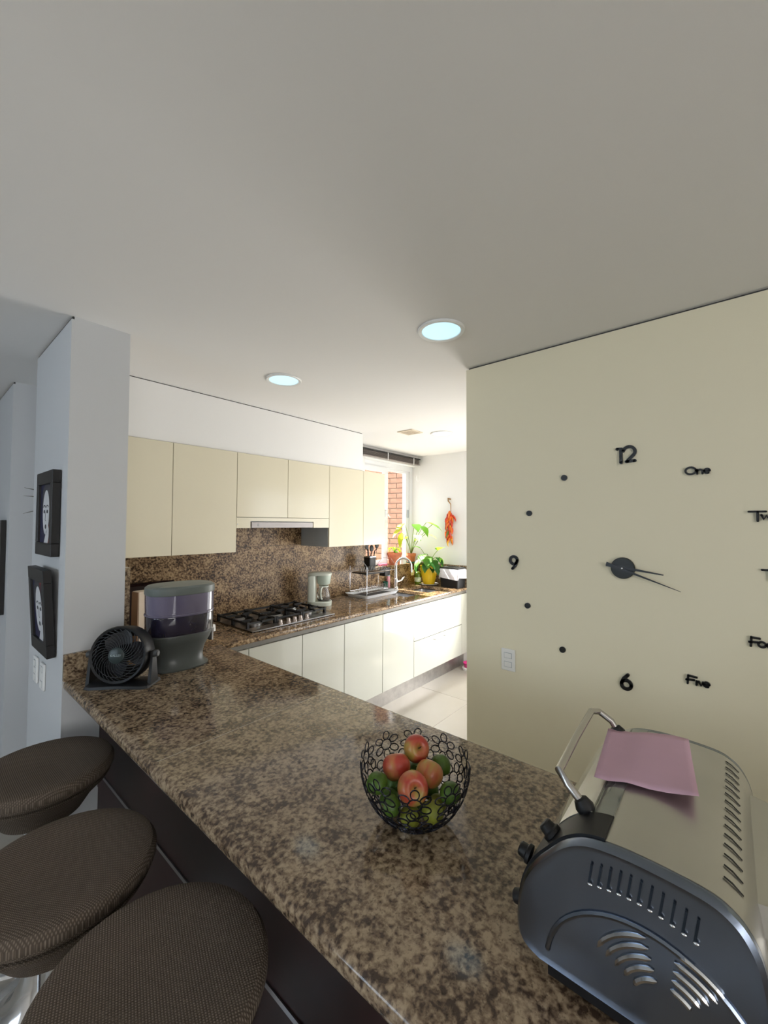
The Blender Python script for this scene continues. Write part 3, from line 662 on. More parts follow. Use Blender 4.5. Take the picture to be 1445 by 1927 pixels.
def rbox(hx, hy, r, z): return [(sx * (hx - r) + r * math.cos(a0 + q * PI / 6), sy * (hy - r) + r * math.sin(a0 + q * PI / 6), z) for sx, sy, a0 in ((1, 1, 0), (-1, 1, PI / 2), (-1, -1, PI), (1, -1, 1.5 * PI)) for q in range(4)]
obj('bin_body', loft(bm_new(), [rbox(.085, .115, .02, 0), rbox(.095, .125, .02, .20), rbox(.085, .115, .02, .20), rbox(.078, .105, .02, .02)], True, True), M_blackp, bi, True)
b = bm_new(); R = []
for z, e in ((.10, .103), (.14, .100), (.20, .099), (.212, .090)):
    R.append([(x * 1.0 + random.uniform(-.003, .003), y + random.uniform(-.003, .003), z + (random.uniform(-.018, .02) if z == .10 else 0)) for x, y, _ in rbox(e, e + .030, .02, z)])
loft(b, R, False, False); obj('liner_bag', b, mat('white_liner', (.72, .70, .74), .5, var=.1, vscale=30, bump=.6, bscale=40), bi, True)
obj('bin_lid', loft(bm_new(), [rbox(.094, .126, .02, .213), rbox(.094, .126, .02, .226), rbox(.070, .10, .02, .230)], True, True), M_blackm, bi, True)
tm = thing('tumbler', 'dark green tumbler behind the dish rack', 'tumbler', (3.52, 2.955, ZK + .0005))
obj('cup', lathe(bm_new(), [(.024, 0), (.030, .075), (.027, .075), (.022, .006)], 24), mat('teal_glass', (.02, .10, .07), .15, var=.1), tm, True)
bb = thing('brush_bottle', 'slim pink and pale blue bottle left of the faucet', 'bottle', (3.585, 2.965, ZK + .0005))
obj('bottle_body', lathe(bm_new(), [(.020, 0), (.021, .10), (.016, .13)], 20), mat('pink_plastic', (.75, .35, .42), .35, var=.05), bb, True)
obj('cap', lathe(bm_new(), [(.017, .1305), (.017, .20), (.012, .21)], 20), mat('pale_blue_plastic', (.50, .72, .80), .35, var=.05), bb, True)

# dish rack
dr = thing('dish_rack', 'two-tier chrome wire dish rack standing in a white tray', 'dish rack', (3.125, 2.79, ZK + .0005))
hx, hy = .255, .150
b = loft(bm_new(), [rbox(hx - .02, hy - .02, .03, 0), rbox(hx, hy, .04, .03), rbox(hx + .008, hy + .008, .04, .032), rbox(hx - .008, hy - .008, .035, .030), rbox(hx - .026, hy - .026, .03, .008)], True, True)
obj('tray', b, mat('clear_white_plastic', (.88, .90, .92), .3, var=.02), dr, True)
obj('drip_mat', bx(-.20, .20, -.10, .10, .009, .014), mat('dark_mat', (.03, .035, .04), .5, var=.2), dr)
b = bm_new(); X, Yy = .215, .115
for z in (.05, .245): tube(b, [(-X, -Yy, z), (X, -Yy, z), (X, Yy, z), (-X, Yy, z)], .002, 6, True)
for sx in (-1, 1):
    for sy in (-1, 1): tube(b, [(sx * X, sy * Yy, .012), (sx * X, sy * Yy, .30)], .0022, 6)
    tube(b, [(sx * X, -Yy, .30), (sx * X, -Yy * .5, .36), (sx * X, Yy * .5, .36), (sx * X, Yy, .30)], .002, 6)
obj('wire_frame', b, M_chrome, dr, True)
w = None
for zz, y0_, y1_ in ((.050, -Yy, Yy), (.245, -Yy, Yy)):
    for k in range(16):
        x = -X + .03 + k * (2 * X - .06) / 15
        if w is None: w = obj('wire_prong', tube(bm_new(), [(0, y0_, 0), (0, -.02, 0), (0, -.008, .045), (0, .008, .045), (0, .02, 0), (0, y1_, 0)], .0018, 5), M_chrome, dr, True); w.location = (x, 0, zz)
        else: part('wire_prong', w, dr, (x, 0, zz))
obj('black_shelf', bx(-.20, .06, -.105, .105, .226, .236), M_blackm, dr)
cd = thing('utensil_holder', 'tall black holder full of dark kitchen utensils on the dish rack', 'holder', (3.16, 2.865, ZK + .2485))
obj('holder_body', loft(bm_new(), [rbox(.046, .040, .012, 0), rbox(.052, .046, .012, .135), rbox(.048, .042, .012, .135), rbox(.042, .036, .012, .006)], True, True), M_blackp, cd, True)
obj('holder_rim', loft(bm_new(), [rbox(.053, .047, .012, .128), rbox(.053, .047, .012, .136)], False, False), M_chrome, cd)
for k, (px_, py_, tx, ty, hh, kind) in enumerate(((-.02, 0, -.035, .01, .25, 'spatula'), (.0, .01, -.005, .03, .27, 'ladle'), (.02, -.01, .075, -.03, .25, 'spoon'), (-.015, -.02, -.03, -.05, .22, 'fork'))):
    b = bm_new(); tube(b, [(px_, py_, .01), (tx * .7, ty * .7, hh - .06), (tx, ty, hh - .04)], .0055, 8)
    if kind == 'spatula': box(b, tx - .022, tx + .022, ty - .004, ty + .004, hh - .045, hh + .035, bev=.003)
    else: sphere(b, (tx, ty, hh), .030, 1, .4, 1.2, 14, 8)
    u = tag(obj(kind, b, M_blackp, None, True), {'spatula': 'black spatula standing upright in the utensil holder', 'ladle': 'black ladle standing in the utensil holder', 'spoon': 'round black serving spoon leaning to the right in the utensil holder', 'fork': 'short black serving utensil at the front of the utensil holder'}[kind], 'utensil', 'black utensils in the holder')
    u.location = (3.16, 2.865, ZK + .249)
cb = thing('cutlery_cup', 'short black cutlery cup hooked to the right of the dish rack', 'cup', (3.400, 2.865, ZK + .162))
obj('cup', loft(bm_new(), [rbox(.045, .04, .012, 0), rbox(.052, .047, .012, .085), rbox(.048, .043, .012, .085), rbox(.041, .036, .012, .006)], True, True), M_blackp, cb, True)
obj('hook', tube(bm_new(), [(0, .045, .07), (0, .055, .092), (.015, .05, .088)], .003, 6), M_chrome, cb)

# coffee maker
cm = thing('coffee_maker', 'pale green-white drip coffee maker with glass jug beside the hob', 'coffee maker', (2.425, 2.80, ZK + .0005), math.radians(-45))
M_cm = mat('pale_sage_plastic', (.60, .63, .55), .35, var=.02)
obj('base', loft(bm_new(), [rbox(.105, .080, .05, 0), rbox(.107, .082, .05, .028), rbox(.100, .075, .045, .036)], True, True), M_cm, cm, True, loc=(0, 0, 0))
obj('water_tank', loft(bm_new(), [rbox(.034, .080, .02, .036), rbox(.034, .078, .02, .262)], True, True), M_cm, cm, True, loc=(-.068, 0, 0))
obj('top_cover', loft(bm_new(), [rbox(.104, .078, .06, .262), rbox(.106, .080, .06, .278), rbox(.095, .07, .06, .286)], True, True), M_cm, cm, True)
obj('filter_basket', lathe(bm_new(), [(.048, .178), (.056, .188), (.066, .258)], 28), mat('sage_plastic', (.50, .57, .49), .3, var=.02), cm, True, loc=(.035, 0, .002))
jg = obj('jug', lathe(bm_new(), [(.048, .0375), (.058, .055), (.057, .09), (.040, .145), (.042, .160)], 28, cap1=False), mat('jug_glass', (.85, .87, .85), .03, trans=.92, var=.01), cm, True, loc=(.035, 0, 0))
obj('jug_coffee', lathe(bm_new(), [(.046, .040), (.055, .055), (.055, .062)], 28), mat('coffee', (.05, .025, .012), .2, var=.1), jg, True)
obj('jug_rim', lathe(bm_new(), [(.043, .158), (.044, .168), (.010, .170)], 28), M_cm, jg, True)
obj('jug_handle', tube(bm_new(), [(-.010, -.042, .160), (-.018, -.072, .150), (-.022, -.082, .110), (-.018, -.070, .065), (-.012, -.056, .058)], .008, 8), M_cm, jg, True)
obj('power_cord', tube(bm_new(), [(-.10, .02, .03), (-.13, .05, .02), (-.14, .03, .006)], .004, 6), M_pvc, cm, True)

# blind
bd = thing('window_blind', 'dark slatted blind pulled up to the top of the kitchen window', 'blind', (3.70, 3.000, 0))
obj('head_rail', bx(-.53, .53, -.022, .022, 2.430, 2.445), mat('blind_black', (.02, .02, .02), .4, var=.1), bd)
M_sl = mat('blind_slat', (.14, .12, .11), .35, var=.1)
for k in range(7): obj('slat', bx(-.525, .525, -.020, .020, 2.372 + k * .0082, 2.3765 + k * .0082, bev=.001, seg=1), M_sl, bd)
obj('bottom_rail', bx(-.525, .525, -.021, .021, 2.360, 2.370, bev=.002), mat('blind_rail', (.30, .27, .25), .4, var=.1), bd)
for x in (-.12, .38): obj('cord_clip', bx(x, x + .012, -.0245, -.0225, 2.355, 2.44), M_pvc, bd)
obj('pull_cord', tube(bm_new(), [(.50, -.025, 2.43), (.50, -.026, 2.20), (.50, -.026, 2.05)], .002, 6), M_pvc, bd)
obj('cord_weight', lathe(bm_new(), [(.006, 0), (.014, .01), (.016, .05), (.008, .075)], 14), M_pvc, bd, True, loc=(.455, -.03, 2.16))

# chilli string
rs = thing('chilli_string', 'hanging string of red, orange and yellow peppers on the far white wall', 'pepper string', (XF, 2.545, 1.90))
obj('raffia_loop', tube(bm_new(), [(-.003, 0, .02), (-.012, .035, .03), (-.014, .03, .0), (-.014, -.005, -.04), (-.018, -.01, -.13)], [.008, .010, .008, .006, .004], 8), mat('raffia', (.35, .20, .08), .8, var=.2), rs, True)
PM = [mat('chilli_red', (.62, .05, .02), .3, var=.2), mat('chilli_orange', (.75, .17, .02), .3, var=.2), mat('chilli_yellow', (.75, .42, .02), .3, var=.15), mat('chilli_green', (.10, .16, .03), .35, var=.2)]
pep = []
for m in PM:
    o = obj('pepper', tube(bm_new(), [(0, 0, 0), (.022, 0, -.006), (.045, 0, -.022), (.062, 0, -.046), (.068, 0, -.07)], [.006, .013, .012, .007, .001], 8), m, rs, True); pep.append(o)
for k in range(44):
    z = -.12 - .36 * k / 44; s = 1.0 if k < 32 else .8
    kk = random.choices((0, 1, 2, 3), (5, 5, 3, 1))[0]; o = pep[kk]
    if o.location.length == 0: c = o; o.location = (0, 0, -1e-9)
    else: c = part('pepper', o, rs)
    az = PI + random.uniform(-1.5, 1.5); c.location = (-.02 + .012 * math.cos(az), .018 * math.sin(az), z); c.rotation_euler = (random.uniform(-.3, .3), random.uniform(.2, 1.0), az); c.scale = (s, s, s)

# pink bowl by the toe kick
pb = thing('pet_bowl', 'bright pink bowl on the kitchen floor in the far corner', 'bowl', (4.14, 2.245, 0))
obj('foot_ring', lathe(bm_new(), [(.075, 0), (.080, .02), (.070, .025)], 28), M_pvc, pb, True)
obj('bowl', lathe(bm_new(), [(.055, .026), (.068, .075), (.062, .075), (.045, .035)], 28), mat('magenta_plastic', (.65, .03, .22), .3, var=.05), pb, True)

# ------------------------------------------------------------------ boxes behind the dispenser
db = thing('serving_tray', 'dark brown tray propped against the backsplash by the pillar', 'tray', (1.09, 2.945, ZK + .0005), 0)
b = bm_new(); box(b, -.16, .16, .0, .018, .0, .325, bev=.01); o = obj('tray_panel', b, M_wood, db); o.rotation_euler = (-.12, 0, 0)
b = bm_new(); tube(b, [(-.15, -.004, .02), (-.15, -.004, .31), (.15, -.004, .31), (.15, -.004, .02)], .008, 6, True); o2 = obj('tray_rim', b, M_wood, db, True); o2.rotation_euler = (-.12, 0, 0)
cf = thing('cream_folder', 'cream box file standing behind the water dispenser', 'box', (.955, 2.56, ZK + .0005), math.radians(8))
obj('cover', bx(-.10, .12, -.035, .035, 0, .335, bev=.003), mat('cream_card', (.74, .62, .49), .6, var=.04), cf)
obj('cover_edge', bx(-.104, -.1005, -.033, .033, .004, .332), mat('tan_card', (.40, .26, .17), .6, var=.05), cf)
obj('page_block', bx(.02, .11, -.03, .03, .3355, .348), mat('ivory_paper', (.72, .66, .52), .7, var=.03), cf)

# ------------------------------------------------------------------ water dispenser
wd = thing('water_dispenser', 'oval countertop water filter with smoky violet tanks and grey base', 'dispenser', (.825, 1.905, ZB + .0005), math.radians(-4))
M_gp = mat('grey_green_plastic', (.070, .078, .074), .4, var=.03)
P_ = 2.5
obj('base', lathe(bm_new(), [(.118, 0), (.120, .006), (.108, .014), (.098, .03), (.096, .055), (.104, .085), (.122, .118), (.136, .150), (.134, .155)], 48, 1, .74, p=P_), M_gp, wd, True)
M_t1 = mat('smoky_violet_tank', (.135, .120, .185), .08, spec=.6, var=.12, vscale=5, coat=.5)
M_t2 = mat('smoky_dark_tank', (.020, .018, .035), .06, spec=.6, var=.4, vscale=9, coat=.5)
obj('lower_tank', lathe(bm_new(), [(.1362, .156), (.1385, .16), (.1395, .232), (.139, .236)], 48, 1, .74, p=P_), M_t2, wd, True)
obj('tank_seam', lathe(bm_new(), [(.139, .2365), (.1425, .239), (.1425, .244), (.139, .247)], 48, 1, .74, p=P_), M_t1, wd, True)
obj('upper_tank', lathe(bm_new(), [(.139, .2475), (.1405, .328)], 48, 1, .74, p=P_), M_t1, wd, True)
obj('lid', lathe(bm_new(), [(.1415, .3285), (.143, .332), (.142, .358), (.132, .366), (.05, .368)], 48, 1, .74, p=P_), mat('lid_grey', (.13, .150, .140), .4, var=.03), wd, True)
b = bm_new(); tube(b, [(.125, .0, .15), (.150, .0, .145), (.152, .0, .125)], [.016, .014, .010], 10); obj('spout', b, M_pvc, wd, True)
obj('spout_lever', bx(.146, .150, -.004, .004, .085, .125), M_pvc, wd)
obj('tap_shade', bx(.126, .140, -.012, .012, .09, .135, bev=.003), M_blackp, wd)

# ------------------------------------------------------------------ desk fan
fn = thing('desk_fan', 'small black desk fan with spiral grille next to the water dispenser', 'fan', (.580, 1.845, ZB + .0005), math.atan2(-.635, -.77) + math.radians(4))
# local +x is the way the fan blows
hd_ = bpy.data.objects.new('fan_head', None)
RF = .109; zc = .122
def ring_x(prof, n=40):   # profile (x, r)
    return loft(bm_new(), [[(x, r * math.cos(2 * PI * j / n), r * math.sin(2 * PI * j / n)) for j in range(n)] for x, r in prof], False, False)
tl = (0, -.14, 0)
obj('housing', ring_x([(.035, RF - .012), (.038, RF - .004), (.030, RF), (-.035, RF - .004), (-.075, RF - .035), (-.080, RF - .05), (-.07, RF - .05), (-.03, RF - .014), (.030, RF - .012), (.035, RF - .012)]), M_blackp, fn, True, loc=(0, 0, zc), rot=tl)
bar_ = None
for k in range(30):
    a = 2 * PI * k / 30
    if bar_ is None:
        pts = []
        for q in range(8):
            r = .028 + (RF - .012 - .028) * q / 7; t = .95 * (q / 7) ** 1.2; pts.append((.040 - .008 * (q / 7) ** 2 + .004, r * math.cos(t), r * math.sin(t)))
        bar_ = obj('grille_bar', tube(bm_new(), pts, .0016, 5), M_blackp, fn, True, loc=(0, 0, zc), rot=tl)
    else:
        c = part('grille_bar', bar_, fn); c.rotation_euler = (Matrix.Rotation(tl[1], 3, 'Y') @ Matrix.Rotation(a, 3, 'X')).to_euler()
for rr_ in (.055, .082): obj('grille_ring', tube(bm_new(), [(.040, rr_ * math.cos(a * PI / 18), rr_ * math.sin(a * PI / 18)) for a in range(36)], .0012, 5, True), M_blackp, fn, True, loc=(0, 0, zc), rot=tl)
hb = obj('hub_badge', ring_x([(.038, .001), (.050, .001), (.050, .024), (.047, .030), (.036, .031)]), mat('hub_dark_green', (.020, .032, .032), .35, var=.05), fn, True, loc=(0, 0, zc), rot=tl)
tx = bpy.data.curves.new('badge_text', 'FONT'); tx.body = 'KALLEY'; tx.size = .012; tx.align_x = 'CENTER'; tx.align_y = 'CENTER'; tx.extrude = .0003
to = bpy.data.objects.new('tmp_text', tx); COL.objects.link(to)
dg = bpy.context.evaluated_depsgraph_get(); tm_ = bpy.data.meshes.new_from_object(to.evaluated_get(dg)); bpy.data.objects.remove(to)
tm_.materials.append(mat('badge_letters', (.35, .42, .42), .4, var=.02)); t_o = bpy.data.objects.new('badge_lettering', tm_); COL.objects.link(t_o); t_o.parent = hb
t_o.location = (.0505, 0, 0); t_o.rotation_euler = (PI / 2, 0, PI / 2)
bl_ = None
for k in range(3):
    if bl_ is None:
        b = bm_new(); R = []
        for q in range(6):
            r = .025 + .065 * q / 5; wdt = .035 + .03 * math.sin(PI * q / 6); R.append([b.verts.new((-.01 + (.012 if s > 0 else -.012), r * math.cos(s * wdt / r * .8), r * math.sin(s * wdt / r * .8))) for s in (-1, 0, 1)])
        for q in range(5):
            for s in range(2): b.faces.new((R[q][s], R[q][s + 1], R[q + 1][s + 1], R[q + 1][s]))
        bl_ = obj('fan_blade', b, mat('blade_plastic', (.03, .03, .035), .3, var=.05), fn, True, loc=(0, 0, zc), rot=tl)
    else:
        c = part('fan_blade', bl_, fn); c.rotation_euler = (Matrix.Rotation(tl[1], 3, 'Y') @ Matrix.Rotation(2 * PI * k / 3, 3, 'X')).to_euler()
obj('motor', ring_x([(-.06, .001), (-.06, .03), (-.01, .034), (.036, .030)]), M_blackp, fn, True, loc=(0, 0, zc), rot=tl)
b = bm_new(); base = [(-.05, -.125), (.045, -.120), (.055, -.095), (.045, 0), (.055, .095), (.045, .120), (-.05, .125), (-.065, 0)]
loft(b, [[(x, y, 0) for x, y in base], [(x * .95, y * .97, .010) for x, y in base], [(x * .7, y * .9, .018) for x, y in base]])
obj('stand_base', b, M_blackp, fn, True)
for s in (-1, 1):
    b = bm_new(); loft(b, [[(-.03, s * .110, .008), (.030, s * .110, .008), (.030, s * .123, .008), (-.03, s * .123, .008)], [(-.016, s * .112, .10), (.016, s * .112, .10), (.016, s * .122, .10), (-.016, s * .122, .10)], [(-.014, s * .112, zc + .01), (.014, s * .112, zc + .01), (.014, s * .121, zc + .01), (-.014, s * .121, zc + .01)]])
    a = obj('stand_arm', b, M_blackp, fn, True)
    obj('pivot_knob', lathe(bm_new(), [(.014, 0), (.014, .012), (.010, .016)], 18), mat('knob_grey', (.05, .052, .055), .4, var=.05), a, True, loc=(0, s * .121, zc), rot=(-s * PI / 2, 0, 0))

# ------------------------------------------------------------------ wire fruit bowl and fruit
BC = (.733, .530); BR, BHt = .118, .126
bo = thing('fruit_bowl', 'black wire bowl of flower shapes on the granite bar', 'bowl', (BC[0], BC[1], ZB + .0005))
def bsurf(u, s):   # angle, arc height 0..1 -> point on the bowl
    h = BHt * s; r = BR * math.sqrt(max(.0, 1 - ((BHt - h) / (BHt * 1.045)) ** 2)) if s > 0 else BR * .29
    return Vector((r * math.cos(u), r * math.sin(u), h + .003))
def on_bowl(u0, s0, du, ds):    # local offset in metres
    s = s0 + ds / BHt * .85
    p = bsurf(0, max(.02, s)); r = max(.035, math.hypot(p.x, p.y))
    if s > 1:
        q = bsurf(0, 1.0); return Vector((math.cos(u0 + du / BR) * (BR + .01 * (s - 1)), math.sin(u0 + du / BR) * (BR + .01 * (s - 1)), (s) * BHt + .003))
    return bsurf(u0 + du / r, max(.02, s))
M_wire = mat('bowl_wire', (.012, .012, .020), .35, .6, var=.05)
def flower(u0, s0, sz, rot, np_=6):
    b = bm_new(); rc = sz * .40
    tube(b, [on_bowl(u0, s0, rc * math.cos(a), rc * math.sin(a)) for a in [2 * PI * i / 14 for i in range(14)]], .00135, 5, True)
    for k in range(np_):
        a0 = rot + 2 * PI * k / np_; cx, cy = math.cos(a0) * sz * .70, math.sin(a0) * sz * .70; pts = []
        for i in range(12):
            a = 2 * PI * i / 12; lx, ly = sz * .34 * math.cos(a), sz * .25 * math.sin(a)
            pts.append(on_bowl(u0, s0, cx + lx * math.cos(a0) - ly * math.sin(a0), cy + lx * math.sin(a0) + ly * math.cos(a0)))
        tube(b, pts, .00135, 5, True)
    return obj('wire_flower', b, M_wire, bo, True)
for n_, s_, sz, ph in ((10, .84, .034, 0), (9, .48, .034, .28), (7, .20, .028, .1)):
    for k in range(n_): flower(2 * PI * k / n_ + ph, s_, sz, PI / 2 + (.3 if k % 2 else 0))
obj('base_ring', tube(bm_new(), [(.036 * math.cos(a * PI / 16), .036 * math.sin(a * PI / 16), .003) for a in range(32)], .0018, 6, True), M_wire, bo, True)
obj('base_wire', tube(bm_new(), [bsurf(a * PI / 16, .06) for a in range(32)], .0014, 5, True), M_wire, bo, True)
def apple_mat(name, seed):
    m = bpy.data.materials.new(name); m.use_nodes = True; nt = m.node_tree; N = nt.nodes; L = nt.links; b = N['Principled BSDF']; b.inputs['Roughness'].default_value = .32
    tc = N.new('ShaderNodeTexCoord'); mp = N.new('ShaderNodeMapping'); mp.inputs['Location'].default_value = (seed * 3.1, seed * 1.7, 0); mp.inputs['Scale'].default_value = (1, 1, .4)
    n = N.new('ShaderNodeTexNoise'); n.inputs['Scale'].default_value = 26; n.inputs['Detail'].default_value = 5
    L.new(tc.outputs['Object'], mp.inputs['Vector']); L.new(mp.outputs['Vector'], n.inputs['Vector'])
    r = N.new('ShaderNodeValToRGB'); e = r.color_ramp.elements; e[0].position = .36; e[0].color = (.42, .30, .07, 1); e[1].position = .60; e[1].color = (.45, .055, .035, 1)
    q = e.new(.47); q.color = (.50, .16, .06, 1); L.new(n.outputs['Fac'], r.inputs['Fac']); L.new(r.outputs['Color'], b.inputs['Base Color']); return m
def apple(label, p, r, axis, seed):
    t = thing('apple', label, 'apple', p, 0, 'red and yellow apples in the wire bowl'); t.rotation_euler = axis
    prof = []
    for i in range(17):
        a = -PI / 2 + PI * i / 16; rr = r * math.cos(a) * (1 + .06 * math.sin(a)); z = r * .94 * math.sin(a)
        if i >= 13: z -= r * .55 * ((i - 12) / 4) ** 2 * .9
        if i <= 2: z += r * .12 * (3 - i) / 3
        prof.append((max(rr, .0004), z))
    obj('flesh', lathe(bm_new(), prof, 28), apple_mat('apple_skin_%d' % seed, seed), t, True)
    obj('stem', tube(bm_new(), [(0, 0, r * .42), (.001, 0, r * .7), (.003, .001, r * .86)], .0012, 6), mat('apple_stem', (.06, .035, .015), .8, var=.2), t)
M_lime = mat('lime_skin', (.07, .14, .018), .35, var=.35, vscale=30, bump=.3, bscale=300); M_lime2 = mat('lime_skin_yellow', (.22, .24, .03), .35, var=.35, vscale=30, bump=.3, bscale=300)
def lime(label, p, r, k, az):
    t = thing('lime', label, 'lime', p, 0, 'limes in the wire bowl'); t.rotation_euler = (.4 * math.cos(az), 1.2, az)
    obj('peel', lathe(bm_new(), [(.0005, -r * 1.13), (r * .2, -r * 1.06), (r * .62, -r * .80), (r * .92, -r * .38), (r, 0), (r * .92, r * .38), (r * .62, r * .80), (r * .2, r * 1.05), (.0005, r * 1.10)], 22), (M_lime, M_lime2)[k], t, True)
    obj('stem_scar', lathe(bm_new(), [(.003, r * 1.07), (.002, r * 1.12), (.0005, r * 1.12)], 10), mat('lime_scar', (.10, .09, .03), .8, var=.2), t)
APPLES = [
    ('topmost apple at the back of the wire bowl, greenish red', (.776, .556, 1.099), .0295, (.9, -.7, 0), 1),
    ('left apple with a red cheek leaning on a lime', (.724, .577, 1.071), .0310, (-.5, .5, 0), 2),
    ('right apple, mostly red, beside the bowl rim', (.771, .507, 1.070), .0300, (.2, .8, .4), 3),
    ('front apple with its stem hollow facing the camera', (.703, .508, 1.076), .0320, (.55, -1.0, .3), 4)]
LIMES = [('dark green lime at the left rim of the bowl', (.668, .588, 1.052), .0235, 0), ('lime wedged under the leftmost lime', (.690, .575, 1.024), .0225, 0), ('lime in front of the left apple', (.672, .545, 1.028), .0225, 0),
        ('yellow-green lime low at the front of the bowl', (.694, .515, 1.018), .0230, 1), ('yellowish lime under the front apple', (.716, .478, 1.022), .0235, 1), ('green lime at the right rim of the bowl', (.766, .462, 1.048), .0235, 0),
        ('lime half hidden behind the right apple', (.806, .503, 1.055), .0235, 0), ('small lime low at the right front', (.755, .482, 1.016), .0215, 1), ('lime resting on the bottom centre of the bowl', (.735, .530, 1.008), .0225, 0),
        ('lime at the back under the top apple', (.786, .575, 1.034), .0235, 0), ('lime under the left apple at the back', (.735, .600, 1.030), .0230, 0), ('lime beneath the right apple', (.785, .530, 1.022), .0225, 0)]
# let the fruit settle: push touching pieces apart and keep them inside the wire
FR = [[Vector(q[1]), q[2] * 1.02, .35] for q in APPLES] + [[Vector(q[1]), q[2] * 1.06, 1.0] for q in LIMES]
for _ in range(400):
    for a_ in range(len(FR)):
        for b_ in range(a_):
            A_, B_ = FR[a_], FR[b_]; d_ = A_[0] - B_[0]; ov_ = A_[1] + B_[1] + .0006 - d_.length
            if ov_ > 0:
                n_ = d_.normalized(); w_ = A_[2] + B_[2]; A_[0] += n_ * ov_ * A_[2] / w_; B_[0] -= n_ * ov_ * B_[2] / w_
    for A_ in FR:
        p = A_[0]; m_ = A_[1] + .003; dx_, dy_ = p.x - BC[0], p.y - BC[1]; rho = math.hypot(dx_, dy_)
        hz_ = max(0.0, BHt - (p.z - ZB - .003)); e_r, e_z = BR - m_, BHt * 1.045 - m_
        k_ = math.sqrt((rho / e_r) ** 2 + (hz_ / e_z) ** 2)
        if k_ > 1:
            p.x, p.y = BC[0] + dx_ / k_, BC[1] + dy_ / k_
            if hz_ > 0: p.z = ZB + .003 + BHt - hz_ / k_
        p.z = max(p.z, ZB + A_[1] + .003)
for q, f_ in zip(APPLES, FR): apple(q[0], tuple(f_[0]), q[2], q[3], q[4])
for k, (q, f_) in enumerate(zip(LIMES, FR[len(APPLES):])): lime(q[0], tuple(f_[0]), q[2] * .94, q[3], k * 1.3)

# ------------------------------------------------------------------ toaster oven
ov = thing('toaster_oven', 'silver toaster oven with curved glass door at the end of the bar', 'toaster oven', (.60, .0, ZB + .0005))
prof = [(.218, .026), (.238, .034), (.247, .050), (.247, .085), (.240, .120), (.226, .150), (.204, .178), (.184, .200), (.160, .2155), (.132, .2225), (.09, .2245), (.03, .2205), (.004, .211), (-.013, .192), (-.024, .160), (-.030, .10), (-.032, .026)]
WO = .400
def smooth_poly(p, k=4):
    out = []
    for i in range(len(p) - 1):
        p0, p1, p2, p3 = p[max(i - 1, 0)], p[i], p[i + 1], p[min(i + 2, len(p) - 1)]
        for q in range(k):
            t = q / k; out.append(tuple(.5 * (2 * p1[a] + (p2[a] - p0[a]) * t + (2 * p0[a] - 5 * p1[a] + 4 * p2[a] - p3[a]) * t * t + (3 * p1[a] - p0[a] - 3 * p2[a] + p3[a]) * t ** 3) for a in (0, 1)))
    return out + [p[-1]]
KN = prof; prof = smooth_poly(prof)
def scl(pf, k, cy=.105, cz=.115): return [(cy + (y - cy) * k, cz + (z - cz) * k) for y, z in pf]
top = prof[32:] + [(-.024, .026), (-.020, .10), (-.012, .155), (.0, .186), (.012, .203), (.034, .2125), (.09, .2165), (.13, .2145), (.156, .208)]
obj('top_shell', prism(bm_new(), top, 'x', .012, WO - .012), M_steel, ov, True)
obj('cavity', prism(bm_new(), scl(prof, .93), 'x', .014, WO - .014), mat('oven_inside', (.05, .05, .05), .5, .3, var=.1), ov)
for s, x0, x1 in ((-1, -.004, .011), (1, WO - .011, WO + .004)):
    b = bm_new(); o_, i_ = (x0, x1) if s < 0 else (x1, x0)
    loft(b, [[(i_, y, z) for y, z in prof], [(o_ - s * .006, y, z) for y, z in scl(prof, 1.0)], [(o_, y, z) for y, z in scl(prof, .965)], [(o_ - s * .002, y, z) for y, z in scl(prof, .90)]])
    sd = obj('side_panel', b, M_steeld, ov, True)
    if s < 0:
        xo = o_
        # raised arch
        arch = []
        for k in range(25):
            a = math.radians(172 - k * 6.6); arch.append((xo + .001, .088 - .116 * math.cos(a), .034 + .112 * math.sin(a)))
        obj('embossed_arch', tube(bm_new(), arch, .0035, 6), M_steeld, sd, True)
        for k in range(11):
            t_ = k / 10; yy = .146 - .111 * t_; zz = .196 + .009 * math.sin(PI * t_) - .004 * t_
            q = bm_new(); prism(q, [(yy, zz), (yy - .0026, zz - .001), (yy + .0014, zz - .026), (yy + .004, zz - .026)], 'x', xo - .0006, xo + .003); obj('vent_slot', q, mat('slot_dark', (.03, .04, .055), .4, .7, var=.05), sd)
            q = bm_new(); sphere(q, (xo - .0004, yy + .0015, zz - .0275), .0032, .6, 1, .6, 10, 6); obj('slot_lip', q, M_chrome, sd, True)
        for half in (0, 1):
            for k in range(5):
                r = .036 + k * .0112; pts = []
                for i in range(9):
                    a = math.radians(24 + 52 * i / 8) if half == 0 else math.radians(97 + 36 * i / 8)
                    pts.append((xo + .0002, .066 + r * math.cos(a), .060 + r * math.sin(a)))
                obj('louvre', tube(bm_new(), pts, [.0006] + [.0030] * 7 + [.0006], 6), mat('louvre_steel', (.55, .56, .58), .18, 1.0, var=.05), sd, True)
